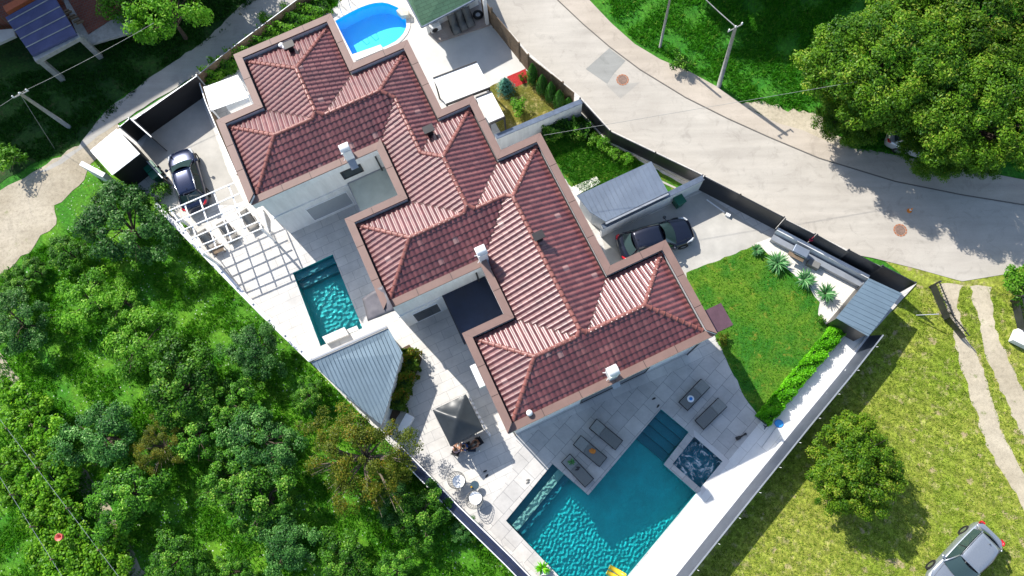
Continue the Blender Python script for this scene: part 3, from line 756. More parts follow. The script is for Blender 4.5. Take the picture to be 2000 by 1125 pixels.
# fittings at the roof corners
m = MB(); q = [UV(11.5, -4.85), UV(12.85, -4.85), UV(12.85, -3.5), UV(11.5, -3.5)]; m.prism(q, 5.35, 5.55); m.build('porch_canopy', M('plum_metal', (.10, .055, .07), .35, .15), house, label='dark plum metal canopy at the roof corner')
m = MB(); q = [UV(-4.75, -13.4), UV(-3.4, -13.4), UV(-3.35, -11.85), UV(-4.95, -12.1)]
b0 = [(*q[0], 6.1), (*q[1], 6.7), (*q[2], 6.62), (*q[3], 6.0)]
n = 8; g0 = len(m.v)
rr = random.Random(4)
for a in range(n + 1):
    for b in range(n + 1):
        s, t = a / n, b / n; x = [(1 - s) * (1 - t) * b0[0][k] + s * (1 - t) * b0[1][k] + s * t * b0[2][k] + (1 - s) * t * b0[3][k] for k in range(3)]
        m.v.append((x[0], x[1], x[2] + rr.uniform(-.05, .05)))
for a in range(n):
    for b in range(n):
        k = g0 + a * (n + 1) + b; m.f.append((k, k + n + 1, k + n + 2, k + 1)); m.m.append(0)
tp = m.build('tarpaulin', M('grey_tarpaulin', (.13, .12, .13), .45, .15), smooth=True)
tag(tp, 'crumpled grey tarpaulin on the lower corner of the middle roof', 'tarpaulin')
sm = tp.modifiers.new('t', 'SOLIDIFY'); sm.thickness = .02
# white wall unit
m = MB(); m.prism([UV(-.95, -7.6), UV(-.62, -7.6), UV(-.62, -6.3), UV(-.95, -6.3)], 4.9, 5.35); m.build('air_conditioner', m_white, house)
# ------------------------------------------------------------ garden walls and fences
def top_poly(px, z): return PL(px, z)
def fence_run(name, top, h, label, cat, panel, wd=.06, plinth=None, zb=-.06, cap=None, post=None, post_every=2.4, group=None, capw=.12):
    """top = photo positions of the upper edge at height h"""
    pts = PL(top, h); t = thing(name, label, cat, V3(pts[0], 0), 0, group)
    for a, b in zip(pts, pts[1:]):
        m = MB(); m.bar(a, b, wd, (plinth or 0) + .01 if plinth else zb, h); m.build('panel', panel, t)
        if plinth: m = MB(); m.bar(a, b, .22, zb, plinth); m.build('plinth', m_concrete, t)
        if cap: m = MB(); m.bar(a, b, capw, h + .002, h + .03); m.build('cap', cap, t)
        if post:
            L = math.dist(a, b); k = max(1, int(L / post_every))
            for i in range(k + 1):
                x, y = a[0] + (b[0] - a[0]) * i / k, a[1] + (b[1] - a[1]) * i / k
                m = MB(); m.box((x, y, (h + zb + .1) / 2 + .03), (.08, .08, h - zb + .1), math.atan2(b[1] - a[1], b[0] - a[0])); m.build('post', post, t)
    return t
m_slats = NT('horizontal_black_slats').set(.35, .4, .5)
_w = m_slats.n('ShaderNodeTexWave', wave_type='BANDS', bands_direction='Z'); _w.inputs['Scale'].default_value = 2.4; m_slats.l(m_slats.coord(), _w.inputs['Vector'])
m_slats.base(m_slats.mix(m_slats.ramp(_w.outputs[1], [(.02, 0.), (.08, 1.)]), (.008, .008, .008), (.035, .038, .045))); m_slats = m_slats.mat
fence_run('street_fence', [(1133, 193), (1192, 257), (1280, 299), (1372, 343)], 1.6, 'dark fence with a bend along the road behind the small green garden', 'fence', m_slats, .06, .25, post=m_black)
fence_run('sliding_gate', [(1376, 345), (1446, 381), (1531, 425)], 2.0, 'long black sliding gate closing off the driveway of the dark car', 'gate', m_slats, .08, post=m_black, post_every=3)
t = fence_run('stepped_fence', [(1533, 429), (1591, 458)], 1.95, 'black fence in stepped panels along the lawn corner by the wheel tracks', 'fence', m_slats, .06, .2, post=m_black, post_every=3)
for a, b, h in (((1596, 459), (1655, 492), 2.05), ((1658, 488), (1722, 522), 2.15), ((1724, 519), (1788, 552), 2.25)):
    q = PL([a, b], h); m = MB(); m.bar(q[0], q[1], .06, -.06, h); m.build('panel', m_slats, t)
    for x in (q[0], q[1]): m = MB(); m.box((x[0], x[1], h / 2), (.09, .09, h + .15), R(-28)); m.build('post', m_black, t)
# low white wall in front of that fence
q = PL([(1519, 447), (1606, 493), (1698, 541)], .9)
t = thing('retaining_wall', 'low white rendered wall behind the gravel bed and the yuccas', 'wall', V3(q[0], 0))
for a, b in zip(q, q[1:]): m = MB(); m.bar(a, b, .22, -.02, .9); m.build('wall', m_white, t)
for a, b in zip(q, q[1:]):
    d = Vector(b) - Vector(a); d.normalize(); n_ = Vector((d.y, -d.x)) * .42
    m = MB(); m.bar(tuple(Vector(a) + n_), tuple(Vector(b) + n_), .38, -.02, .42); m.build('bench', m_grey, t)
# white wall with metal fence on the south-east side
SEI = [(1690, 655), (1631, 730), (1550, 828), (1430, 976), (1310, 1125), (1233, 1222)]
q = PL(SEI, 0)
t = thing('boundary_wall', 'long white wall topped by a slanting grey metal sheet beside the field', 'wall', V3(q[0], 0))
m_sheet = M('galvanised_sheet', (.075, .09, .12), .45, .15, 1.5, 0, 10, .5)
m_white2 = paving('white_terrace_slabs', (.78, .775, .75), (.72, .71, .69), (.48, .47, .45), 1.6, .8, -R(47), .012, .5, .8, .14)
for a, b in zip(q, q[1:]):
    a, b = Vector(a), Vector(b); d = (b - a).normalized(); n_ = Vector((-d.y, d.x))
    if n_.x < 0: n_ = -n_
    m = MB(); o1_ = n_ * .02; o2_ = n_ * .26
    m.prism([tuple(a + n_ * .02), tuple(b + n_ * .02), tuple(b + n_ * .24), tuple(a + n_ * .24)], -.1, .35); m.build('wall', m_white, t)
    m = MB()
    p = [(*(a + n_ * .14), .352), (*(b + n_ * .14), .352), (*(b + n_ * .44), 1.62), (*(a + n_ * .44), 1.62)]
    k = n_ * .03
    m.v += p + [(x[0] + k.x, x[1] + k.y, x[2]) for x in p]; m.f += [(0, 1, 2, 3), (4, 7, 6, 5), (0, 4, 5, 1), (1, 5, 6, 2), (2, 6, 7, 3), (3, 7, 4, 0)]; m.m += [0] * 6
    m.build('metal_sheet', m_sheet, t)
    m = MB(); m.bar(tuple(a + n_ * .46), tuple(b + n_ * .46), .07, 1.60, 1.66); m.build('rail', m_grey, t)
qa, qb = Vector(q[0]), Vector(q[-1]); L = (qb - qa).length; d = (qb - qa).normalized(); n_ = Vector((-d.y, d.x)); n_ = n_ if n_.x > 0 else -n_
for i in range(12):
    c = qa + d * (L * (i + .5) / 12); m = MB(); m.box((*(c + n_ * .26), .62), (.09, .07, .08), R(47)); m.build('bracket', m_whitem, t)
    m = MB(); m.tube([(*(c + n_ * .26), .64), (*(c + n_ * .62 + d * -.1), 1.75)], .014, 5); m.build('bracket', m_whitem, t)
# white terrace strip between hedge and wall
sheet('white_terrace', [(1692, 658), (1688, 650), (1640, 640), (1592, 705), (1508, 800), (1480, 830), (1430, 890), (1376, 955), (1360, 964), (1340, 990), (1231, 1124), (1165, 1200), (1180, 1290), (1233, 1224), (1312, 1126), (1552, 828)], .022, m_white2, holes=None)
# orchard side: white wall, then a dark metal topped wall
q = PL([(303, 398), (420, 518), (512, 612), (606, 703)], .45)
t = thing('garden_wall', 'low white garden wall between the orchard and the pergola terrace', 'wall', V3(q[0], 0))
for a, b in zip(q, q[1:]):
    m = MB(); m.bar(a, b, .20, -.09, .45); m.build('wall', m_white, t)
    m = MB(); m.bar(a, b, .30, .452, .50); m.build('cap', M('wall_cap_' + str(len(t.children)), (.62, .62, .65), .5, .1), t)
    L = math.dist(a, b)
    for i in range(3):
        x, y = a[0] + (b[0] - a[0]) * (i + .4) / 3, a[1] + (b[1] - a[1]) * (i + .4) / 3; m = MB(); m.box((x, y, .55), (.16, .12, .1), R(-42)); m.build('lamp', m_whitem, t)
q = PL([(783, 872), (840, 930), (895, 988), (1000, 1090), (1060, 1152)], 1.0)
t = thing('garden_wall', 'dark navy metal clad wall along the orchard below the round chairs', 'wall', V3(q[0], 0))
m_navy = M('navy_metal', (.035, .045, .085), .3, .2, 1.5, 0, 10, .4)
for a, b in zip(q, q[1:]):
    a, b = Vector(a), Vector(b); d = (b - a).normalized(); n_ = Vector((d.y, -d.x))
    if n_.x > 0: n_ = -n_
    m = MB(); m.prism([tuple(a), tuple(b), tuple(b + n_ * .52), tuple(a + n_ * .52)], -.1, .98); m.build('wall', m_navy, t)
    m = MB(); m.bar(tuple(a), tuple(b), .06, .985, 1.03); m.bar(tuple(a + n_ * .52), tuple(b + n_ * .52), .05, .985, 1.03); m.build('rail', m_whitem, t)
    m = MB(); m.bar(tuple(a + n_ * .26), tuple(b + n_ * .26), .03, .982, 1.01); m.build('seam', m_black, t)
# dividing walls
def divider(top, h, label):
    q = PL(top, h); a, b = q; t = thing('dividing_wall', label, 'wall', V3(a, 0)); m = MB(); m.bar(a, b, .2, -.02, h); m.build('wall', m_white, t)
    m = MB(); m.bar(a, b, .34, h + .002, h + .05); m.build('cap', m_bluecap, t)
divider([(968, 268), (1136, 198)], 1.85, 'white dividing wall with slate blue cap between dry lawn and green garden')
divider([(1176, 443), (1374, 347)], 1.75, 'white dividing wall with slate blue cap beside the dark car on the right driveway')
# wooden street fence
q = PL([(940, -10), (960, 18), (1032, 108), (1122, 180)], 2.1); t = thing('wooden_fence', 'weathered board fence behind the row of columnar thujas', 'fence', V3(q[0], 0))
for a, b in zip(q, q[1:]):
    L = math.dist(a, b); k = max(1, int(L / .9)); a, b = Vector(a), Vector(b)
    for i in range(k):
        m = MB(); m.bar(tuple(a.lerp(b, i / k + .004)), tuple(a.lerp(b, (i + 1) / k - .004)), .04, -.04, 2.05 + .05 * ((i * 7) % 3 - 1)); m.build('board_panel', m_wood, t)
    for i in range(0, k + 1, 3):
        c = a.lerp(b, i / k); m = MB(); m.box((c.x, c.y, 1.1), (.1, .1, 2.3), R(-45)); m.build('post', m_wood, t)
# north-west gates and fences round the lane
fence_run('panel_fence', [(262, 234), (385, 148)], 2.1, 'tall black panel fence between the lane and the left driveway', 'fence', m_greybox, .05, post=m_grey, post_every=7, cap=m_grey, capw=.05)
fence_run('garden_gate', [(234, 248), (253, 232)], 2.1, 'small black gate beside the white roofed shed', 'gate', m_greybox, .05, post=m_grey, cap=m_grey, capw=.05)
fence_run('panel_fence', [(255, 232), (296, 268)], 2.1, 'short black fence panel between the small gate and the left driveway', 'fence', m_greybox, .05, cap=m_grey, capw=.05)
fence_run('side_fence', [(385, 148), (402, 200), (428, 262), (462, 340)], 1.4, 'brown fence tight along the left flank of the house', 'fence', m_wood, .05, cap=m_whitem, capw=.06)
fence_run('lane_fence', [(387, 146), (450, 96), (520, 44), (640, -45)], 1.1, 'low board fence with a pale rail between the lane and the green bank', 'fence', m_wood, .05, cap=m_grey, capw=.05, post=m_wood, post_every=4)
q = PL([(157, 318), (203, 342)], 1.9)
m = MB(); m.bar(q[0], q[1], .32, -.08, 1.9); wl_ = m.build('wall', m_white); tag(wl_, 'free standing white wall stub at the end of the dirt track', 'wall'); wl_.name = 'wall_stub'
# ------------------------------------------------------------ sheds and canopies
def ribbed_roof(name, px, z, mat, label, cat, slope=.25, ribdir=None, nrib=12, walls=None, eave_px=None, posts=True, ridge=None):
    """mono-pitch sheet roof; px in order high-left, high-right, low-right, ..., low-left"""
    t = thing(name, label, cat, V3(P(*px[0]), 0))
    pts = [P(a, b, z + dz) + (z + dz,) for (a, b, dz) in px]
    m = MB(); b0 = len(m.v); n = len(pts)
    m.v += pts + [(p[0], p[1], p[2] - .05) for p in pts]
    m.f.append(tuple(range(n))); m.f.append(tuple(range(2 * n - 1, n - 1, -1))); m.m += [0, 0]
    for i in range(n): j = (i + 1) % n; m.f.append((i, n + i, n + j, j)); m.m.append(0)
    m.build('roof', mat, t)
    # standing seams: clip parallel lines to the outline
    c = Vector((sum(p[0] for p in pts) / n, sum(p[1] for p in pts) / n)); d = Vector(ribdir).normalized(); nn_ = Vector((-d.y, d.x))
    P0, P1, P2 = [Vector(p) for p in pts[:3]]; N = (P1 - P0).cross(P2 - P0).normalized()
    zz = lambda q: P0.z - (N.x * (q.x - P0.x) + N.y * (q.y - P0.y)) / N.z
    ks = [(Vector(p[:2]) - c).dot(nn_) for p in pts]; lo, hi = min(ks), max(ks); rb = MB()
    for i in range(nrib):
        k = lo + (hi - lo) * (i + .5) / nrib; xs = []
        for a in range(n):
            p, q2 = Vector(pts[a][:2]) - c, Vector(pts[(a + 1) % n][:2]) - c; ka, kb = p.dot(nn_) - k, q2.dot(nn_) - k
            if ka * kb < 0: xs.append(p.lerp(q2, ka / (ka - kb)) + c)
        if len(xs) == 2:
            a, b = xs; w_ = nn_ * .016; h = .022
            v0 = len(rb.v)
            for q2 in (a, b):
                for o, hh in ((-w_, .002), (-w_ * .5, h), (w_ * .5, h), (w_, .002)): r = q2 + o; rb.v.append((r.x, r.y, zz(r) + hh))
            for g in range(3): rb.f.append((v0 + g, v0 + g + 1, v0 + 5 + g, v0 + 4 + g)); rb.m.append(0)
    rb.build('seam', mat, t)
    return t, pts
def shed_walls(t, pts, inset, mat, name='wall', zb=-.02):
    c = Vector((sum(p[0] for p in pts) / len(pts), sum(p[1] for p in pts) / len(pts)))
    bot = [tuple(c + (Vector(p[:2]) - c) * inset) for p in pts]; n = len(bot); m = MB()
    m.v += [(*p, zb) for p in bot] + [(*p, q[2] - .055) for p, q in zip(bot, pts)]
    for i in range(n): j = (i + 1) % n; m.f.append((i, j, n + j, n + i)); m.m.append(0)
    m.build(name, mat, t)
m_bluemetal = M('blue_grey_sheet', (.17, .235, .285), .4, .12, .8, 0, 10, .35)
m_steel = M('grey_sheet', (.21, .25, .31), .4, .12, .8, 0, 10, .35)
AXU = UA; AXV = VA
t, p = ribbed_roof('garden_shed', [(607, 708, 0), (758, 641, 0), (786, 689, 0), (756, 795, -.25), (745, 830, -.3), (672, 770, -.3)], 2.3, m_bluemetal, 'shed with a blue grey ribbed metal roof below the glittering pool', 'shed', ribdir=AXV, nrib=22)
shed_walls(t, p, .93, m_white)
m = MB(); q = PL([(603, 706), (756, 638)], 2.36); m.bar(q[0], q[1], .10, 2.2, 2.42); m.build('parapet', m_grey, t)
t, p = ribbed_roof('tool_shed', [(1633, 621, .25), (1697, 543, 0), (1762, 573, 0), (1696, 657, .25)], 2.0, m_bluemetal, 'corner shed with a blue grey ribbed metal roof at the end of the hedge', 'shed', ribdir=(math.cos(R(-28)), math.sin(R(-28))), nrib=11)
shed_walls(t, p, .92, m_dframe)
t, p = ribbed_roof('bicycle_shed', [(1126, 382, 0), (1272, 315, 0), (1305, 375, -.3), (1183, 433, -.3), (1152, 414, -.2)], 2.5, m_steel, 'lean-to with a grey ribbed metal roof against the dividing wall', 'shed', ribdir=AXV, nrib=17)
shed_walls(t, p, .9, m_white)
m = MB(); q = PL([(1183, 436), (1306, 378)], 2.2); m.bar(q[0], q[1], .12, 2.08, 2.18); m.build('gutter', m_grey, t)
sheet('stone_step', [(1116, 366), (1165, 345), (1173, 357), (1126, 382)], .05, m_gravel)
sheet('stone_step', [(1290, 352), (1320, 366), (1322, 371), (1290, 356)], .05, m_concrete)
# white roofed black shed
t, p = ribbed_roof('bin_shed', [(176, 294, 0), (228, 251, 0), (273, 300, 0), (219, 342, 0)], 2.4, m_awn, 'black walled shed with a flat white roof at the lane', 'shed', ribdir=AXV, nrib=3)
shed_walls(t, p, .97, m_greybox)
t2 = thing('fence_panel', 'black screen panel running down from the white roofed shed', 'screen', V3(P(300, 330), 0)); m = MB(); q = PL([(273, 300), (318, 348)], 1.3); m.bar(q[0], q[1], .05, 0, 1.3); m.build('panel', m_greybox, t2); m = MB(); m.bar(q[0], q[1], .07, 1.302, 1.34); m.build('rail', m_grey, t2)
# white canopies
def canopy(name, px, z, label, drop=.12, legs=True, frame=m_dframe, edge=None):
    q = PL(px, z); t = thing(name, label, 'canopy', V3(q[0], 0)); m = MB(); m.prism(q, z - .04, z); m.build('roof', m_awn, t)
    m = MB(); k = len(q)
    for i in (edge or range(k)): m.bar(q[i], q[(i + 1) % k], .08, z - .16, z + .05)
    m.build('frame', frame, t)
    c = Vector((sum(p[0] for p in q) / k, sum(p[1] for p in q) / k))
    for p in q: r = c + (Vector(p) - c) * .96; m = MB(); m.box((r.x, r.y, z / 2 - .05), (.09, .09, z - .1), TH); m.build('leg', frame, t)
    return t
canopy('pergola_canopy', [(846, 153), (931, 121), (957, 171), (871, 204)], 2.6, 'large flat white canopy with dark frame beside the concrete yard', edge=[0, 2])
canopy('pergola_canopy', [(929, 191), (960, 179), (986, 228), (956, 241)], 2.5, 'smaller flat white canopy next to the dry lawn', edge=[0, 2])
canopy('awning', [(399, 170), (464, 146), (486, 190), (413, 216)], 2.5, 'white awning between the green bank and the house corner', frame=m_whitem, edge=[3])
m = MB(); q = PL([(440, 204), (488, 184), (492, 196), (446, 216)], 1.6); m.prism(q, 1.45, 1.6); o = m.build('awning_box', m_awn); tag(o, 'small white box roof tucked below the white awning', 'awning')
# pergola over the left chairs
t = thing('pergola', 'open white steel pergola casting a grid of shade on the paving', 'pergola', V3(P(420, 440), 0)); ZP = 2.75
def pb(a, b, w_, z0=ZP - .07, z1=ZP): m = MB(); q = PL([a, b], ZP); m.bar(q[0], q[1], w_, z0, z1); m.build('beam', m_whitem, t)
for a, b in (((330, 411), (470, 351)), ((342, 433), (473, 375)), ((352, 451), (482, 394)), ((372, 466), (493, 412)), ((384, 482), (505, 432)), ((394, 495), (510, 446))): pb(a, b, .06)
for a, b in (((359, 398), (394, 497)), ((388, 386), (421, 484)), ((416, 374), (451, 470)), ((445, 361), (482, 458)), ((470, 351), (510, 446)), ((332, 410), (384, 482))): pb(a, b, .075, ZP - .17, ZP - .095)
for a in ((335, 415), (394, 494), (470, 353), (508, 444)):
    x, y = P(*a, ZP); m = MB(); m.box((x, y, ZP / 2 - .05), (.12, .12, ZP - .1), TH); m.build('post', m_whitem, t)
# pool house with green roof
t = thing('pool_house', 'pool house with green shingle roof and open porch', 'pool house', V3(P(860, 0), 0)); z = 3.0
m = MB(); q = [(*P(795, -2, z), z), (*P(824, 53, z), z), (*P(927, -1, z), z), (*P(900, -60, z + .9), z + .9), (*P(800, -20, z + .9), z + .9), (*P(770, -80, z), z)]
m.poly(q[:5]); m.poly([q[0], q[4], q[3], (*P(880, -120, z), z), q[5]]); sh = m.build('roof', paving('green_shingle', (.085, .17, .10), (.10, .20, .12), (.05, .09, .06), .5, .22, -TH, .012), t)
m = MB()
for a, b in ((q[0], q[1]), (q[1], q[2])): m.tube([(a[0], a[1], a[2] - .03), (b[0], b[1], b[2] - .03)], .07, 6)
m.build('gutter', m_bluecap, t)
m = MB(); w_ = PL([(838, 72), (842, 58), (935, 12), (905, -60), (790, -60)]); m.prism(w_[1:], 0, 2.85); m.build('wall', m_white, t)
m = MB(); m.prism(PL([(838, 66), (855, 84), (958, 50), (945, 12), (905, -20), (836, 56)]), -.01, .14); m.build('porch_floor', M('porch_tiles', (.33, .28, .25), .7, .2, 2), t)
for a in ((838, 64), (952, 48)): x, y = P(*a); m = MB(); m.box((x, y, 1.45), (.22, .22, 2.9), TH); m.build('post', m_white, t)
# half finished building, top left
m_brick = paving('clay_brick', (.20, .06, .035), (.15, .045, .03), (.12, .10, .085), .3, .2, -TH, .02)
t = thing('unfinished_building', 'unfinished brick building with concrete frame and blue grey roof sheets', 'building', V3(P(90, 40), 0)); z = 3.1
m_bsheet = M('slate_blue_sheet', (.07, .08, .16), .7, .2, 1.2, .1, 8, 0, .2)
q0 = [P(10, 34, z) + (z,), P(100, -16, z) + (z,), P(149, 66, z) + (z,), P(62, 108, z) + (z,)]
m = MB(); m.v += [*q0] + [(a, b, c - .2) for a, b, c in q0]; m.f += [(0, 1, 2, 3), (4, 7, 6, 5)] + [(i, 4 + i, 4 + (i + 1) % 4, (i + 1) % 4) for i in range(4)]; m.m += [0] * 6; m.build('roof', m_bsheet, t)
m = MB()
for k in (.12, .36, .58, .8):
    a = Vector(q0[0]).lerp(Vector(q0[3]), k); b = Vector(q0[1]).lerp(Vector(q0[2]), k); m.tube([a + Vector((0, 0, .03)), b + Vector((0, 0, .03))], .04, 5)
m.build('roof_batten', m_pole, t)
m = MB(); m.bar(P(62, 112, z), P(150, 64, z), .42, z - .55, z - .21); m.build('beam', m_pole, t)
for a in ((72, 112), (150, 66)): x, y = P(*a, z - .3); m = MB(); m.box((x, y, (z - .6) / 2), (.34, .34, z - .6), TH); m.build('pillar', m_pole, t)
m = MB(); m.prism(PL([(-120, 70), (10, 34), (60, 100), (110, 60), (145, 10), (200, -90), (-150, -160)], 1.3), -.1, 1.3); m.build('lower_storey', m_brick, t)
m = MB(); m.prism(PL([(-160, 20), (-10, 30), (14, 28), (100, -20), (60, -110), (-160, -110)], 2.8), 1.3, 2.6); m.build('upper_storey', m_brick, t)
sdx, sdy = -math.cos(R(47)) * 15 / math.tan(R(41)), math.sin(R(47)) * 15 / math.tan(R(41))
a, b = P(52, 333), P(500, 70); a = (a[0] + sdx, a[1] + sdy); b = (b[0] + sdx, b[1] + sdy); nx_, ny_ = -(b[1] - a[1]), (b[0] - a[0]); L = math.hypot(nx_, ny_); nx_ *= 12 / L; ny_ *= 12 / L
m = MB(); m.prism([a, b, (b[0] + nx_, b[1] + ny_), (a[0] + nx_, a[1] + ny_)], -.1, 15); m.build('unseen_shade_block', m_brick, t)  # unseen block added out of view to cast shade on lane and verge
m = MB(); m.prism(PL([(118, -16), (205, -60), (250, 20), (262, 62), (168, 90), (148, 60)], 1.3), 1.15, 1.34); m.build('floor_slab', m_pole, t)
m = MB(); m.prism(PL([(125, -14), (200, -58), (244, 20), (172, 66)], 1.4), 1.341, 1.40); m.build('brick_floor', m_brick, t)
m = MB(); m.prism(PL([(-80, 40), (0, 58), (26, 56), (30, 70), (-80, 120)], 1.8), 1.6, 1.8); m.build('floor_slab', m_concrete, t)
for k in range(6):
    x, y = P(128 + k * 6, 22 + k * 5 - (k % 2) * 2, 1.6); m = MB(); m.box((x, y, 1.6 + .02 * k), (.5, .12, .12), TH); m.build('timber', m_wood, t)
m = MB(); m.prism(PL([(5, 12), (56, -14), (62, -4), (12, 24)], 2.9), 2.61, 2.9); m.build('roof_tiles', M('orange_tile', (.45, .12, .05), .7, .2, 3), t)
# neighbours shed strip, bottom left dark corner stays ground
# ------------------------------------------------------------ cars
def car_paint(name, col, rough=.25):
    t = NT(name).set(rough, .5, .6, 1.0); t.b.inputs['Coat Roughness'].default_value = .06; t.base(col); return t.mat
m_cglass = NT('car_glass').set(.05, 0, .9); m_cglass.base((.03, .055, .055)); m_cglass = m_cglass.mat
m_lamp = NT('lamp_lens').set(.1, 0, .7); m_lamp.base((.5, .52, .54)); m_lamp = m_lamp.mat
m_tail = NT('tail_lamp').set(.15, 0, .7); m_tail.base((.55, .01, .02)); m_tail = m_tail.mat
def loft(secs):
    m = MB(); k = len(secs[0])
    for s in secs: m.v += s
    for i in range(len(secs) - 1):
        for j in range(k - 1): a = i * k + j; m.f.append((a, a + 1, a + k + 1, a + k)); m.m.append(0)
    m.f.append(tuple(range(k - 1, -1, -1))); m.m.append(0); m.f.append(tuple(range((len(secs) - 1) * k, len(secs) * k))); m.m.append(0)
    return m
def make_car(name, label, cat, L, W, H, paint, loc, rot, hood=.28, rear=.1, belt=.93, group=None, roofglass=False, rails=False, suv=False):
    t = thing(name, label, cat, loc, rot, group); hw = W / 2; gl = .19 if not suv else .24
    def sec(x, w_, zt, zc, tuck=.9):     # left-to-right cross-section of the lower body
        pts = [(w_ * tuck, gl), (w_, gl + .14), (w_ * 1.0, (gl + zt) / 2), (w_ * .985, zt - .10), (w_ * .90, zt - .015), (w_ * .5, zc - .01), (0, zc)]
        full = pts + [(-a, b) for a, b in pts[-2::-1]]
        return [(x, a, b) for a, b in full]
    xs = [(-.5, .66, belt * .74, belt * .76), (-.485, .80, belt * .92, belt * .95), (-.44, .93, belt * .985, belt * 1.01), (-.36, .985, belt, belt + .03), (-.2, 1., belt, belt + .03), (0, 1., belt - .01, belt), (.14, 1., belt - .03, belt), (.24, .995, belt - .06, belt - .02), (.34, .975, belt * .88, belt * .93), (.43, .90, belt * .78, belt * .84), (.475, .78, belt * .68, belt * .73), (.5, .58, belt * .56, belt * .60)]
    body = loft([sec(L * a, hw * b, c, d) for a, b, c, d in xs])
    bo = body.build('body', paint, t, world=False, smooth=True); sb = bo.modifiers.new('s', 'SUBSURF'); sb.levels = sb.render_levels = 2
    # cabin: roof and pillars painted, glass set proud between them
    xA, xB, xC, xD = L * (.5 - hood), L * (.5 - hood) - .72, -L * (.5 - rear) + (.42 if not suv else .25), -L * (.5 - rear) - .02
    wb, wt = hw * .90, hw * .68 if not suv else hw * .72
    zb, zt = belt - .02, H
    def csec(x, w_, z, crown): return [(x, w_, z), (x, w_ * .96, z + crown * .55), (x, w_ * .55, z + crown * .95), (x, 0, z + crown), (x, -w_ * .55, z + crown * .95), (x, -w_ * .96, z + crown * .55), (x, -w_, z)]
    def cabin_pt(x, k):                # k=0 at the belt, 1 at the roof edge
        w_ = wb + (wt - wb) * k; return w_
    N_ = 9; rf = []
    for i in range(N_):
        x = xB + (xC - xB) * i / (N_ - 1); a = i / (N_ - 1); z = zt - .05 - .07 * (2 * a - .75) ** 2; rf.append(csec(x, wt * (1 - .08 * abs(2 * a - 1) ** 2), z, .05))
    rz0, rz1 = rf[0], rf[-1]
    rb = loft(rf).build('roof', paint, t, world=False, smooth=True)
    # pillars as slim bars, glass as panels between roof and body
    def glass(nm, bl, br, tr_, tl, bulge, nv=(0, 0, 1), n=7):
        m = MB()
        bl, br, tr_, tl = map(Vector, (bl, br, tr_, tl))
        for i in range(n):
            for j in range(n):
                s, q = i / (n - 1), j / (n - 1); p = (bl.lerp(br, s)).lerp(tl.lerp(tr_, s), q) + Vector(nv) * bulge * (1 - (2 * s - 1) ** 2); m.v.append(tuple(p))
        for i in range(n - 1):
            for j in range(n - 1): a = i * n + j; m.f.append((a, a + n, a + n + 1, a + 1)); m.m.append(0)
        o = m.build(nm, m_cglass, t, world=False, smooth=True); return o
    zr0, zr1 = rz0[0][2], rz1[0][2]
    ws = glass('windshield', (xA, wb * .93, zb), (xA, -wb * .93, zb), (xB + .01, -wt * .93, zr0 + .02), (xB + .01, wt * .93, zr0 + .02), .16, (1, 0, .35))
    glass('rear_window', (xD, wb * .86, zb + .05), (xD, -wb * .86, zb + .05), (xC - .01, -wt * .90, zr1 + .02), (xC - .01, wt * .90, zr1 + .02), .12, (-1, 0, .25))
    for s in (1, -1):
        glass('side_window', (xA - .18, s * wb, zb), (xD + .30, s * wb, zb + .02), (xC - .02, s * wt * .97, zr1 - .005), (xB - .02, s * wt * .97, zr0 - .005), .03, (0, s, 0))
        m = MB()
        m.tube([(xA + .02, s * wb * .97, zb - .01), ((xA + xB) / 2 + .04, s * (wb + wt) / 2 * .99, (zb + zr0) / 2 + .03), (xB, s * wt * .97, zr0 + .01)], .042, 6); m.build('pillar', paint, t, world=False, smooth=True)
        m = MB(); m.tube([(xD + .02, s * wb * .95, zb + .02), (xC, s * wt * .96, zr1 + .01)], .07, 6); m.build('pillar', paint, t, world=False, smooth=True)
        xm = (xA + xC) / 2; m = MB(); m.tube([(xm, s * (wb + .015), zb), (xm - .02, s * (wt + .02), zr0 - .02)], .03, 4); m.build('pillar', m_dframe, t, world=False)
        m = MB(); m.tube([(xA - .12, s * wb, zb + .06), (xA - .16, s * (hw + .05), zb + .09)], .03, 5)
        m.lathe((xA - .16, s * (hw + .10), zb + .03), [(.0, 0), (.09, .02), (.11, .08), (.09, .14), (0, .16)], 10); m.build('mirror', paint, t, world=False, smooth=True)
        m = MB(); m.tube([(xB - .05, s * wt * .93, zr0 + .05), ((xB + xC) / 2, s * wt * .99, zt + (.05 if rails else .0)), (xC + .05, s * wt * .90, zr1 + .05)], .028 if rails else .014, 6); m.build('roof_rail', m_chrome if rails else m_dframe, t, world=False, smooth=True)
        m = MB(); m.tube([(L * .36, s * hw * .90, belt * .80), (L * .43, s * hw * .80, belt * .735), (L * .465, s * hw * .64, belt * .67)], [.03, .085, .05], 8); m.build('headlight', m_lamp, t, world=False, smooth=True)
        m = MB(); m.tube([(-L * .445, s * hw * .88, belt * .93), (-L * .478, s * hw * .80, belt * .90), (-L * .495, s * hw * .60, belt * .84)], [.05, .085, .05], 8); m.build('tail_light', m_tail, t, world=False, smooth=True)
        for xw in (L * .315, -L * .285):
            m = MB(); r = .33 if not suv else .36; n = 20
            y0, y1 = s * (hw - .20), s * (hw + .012)
            for yy in (y0, y1):
                for rr_ in (r * .62, r):
                    for g in range(n): a = 2 * math.pi * g / n; m.v.append((xw + rr_ * math.cos(a), yy, r + rr_ * math.sin(a)))
            for g in range(n):
                h = (g + 1) % n
                m.f += [(g, h, n + h, n + g), (2 * n + g, 2 * n + h, 3 * n + h, 3 * n + g), (n + g, n + h, 3 * n + h, 3 * n + g)]; m.m += [0] * 3
            wh = m.build('wheel', m_rubber, t, world=False)
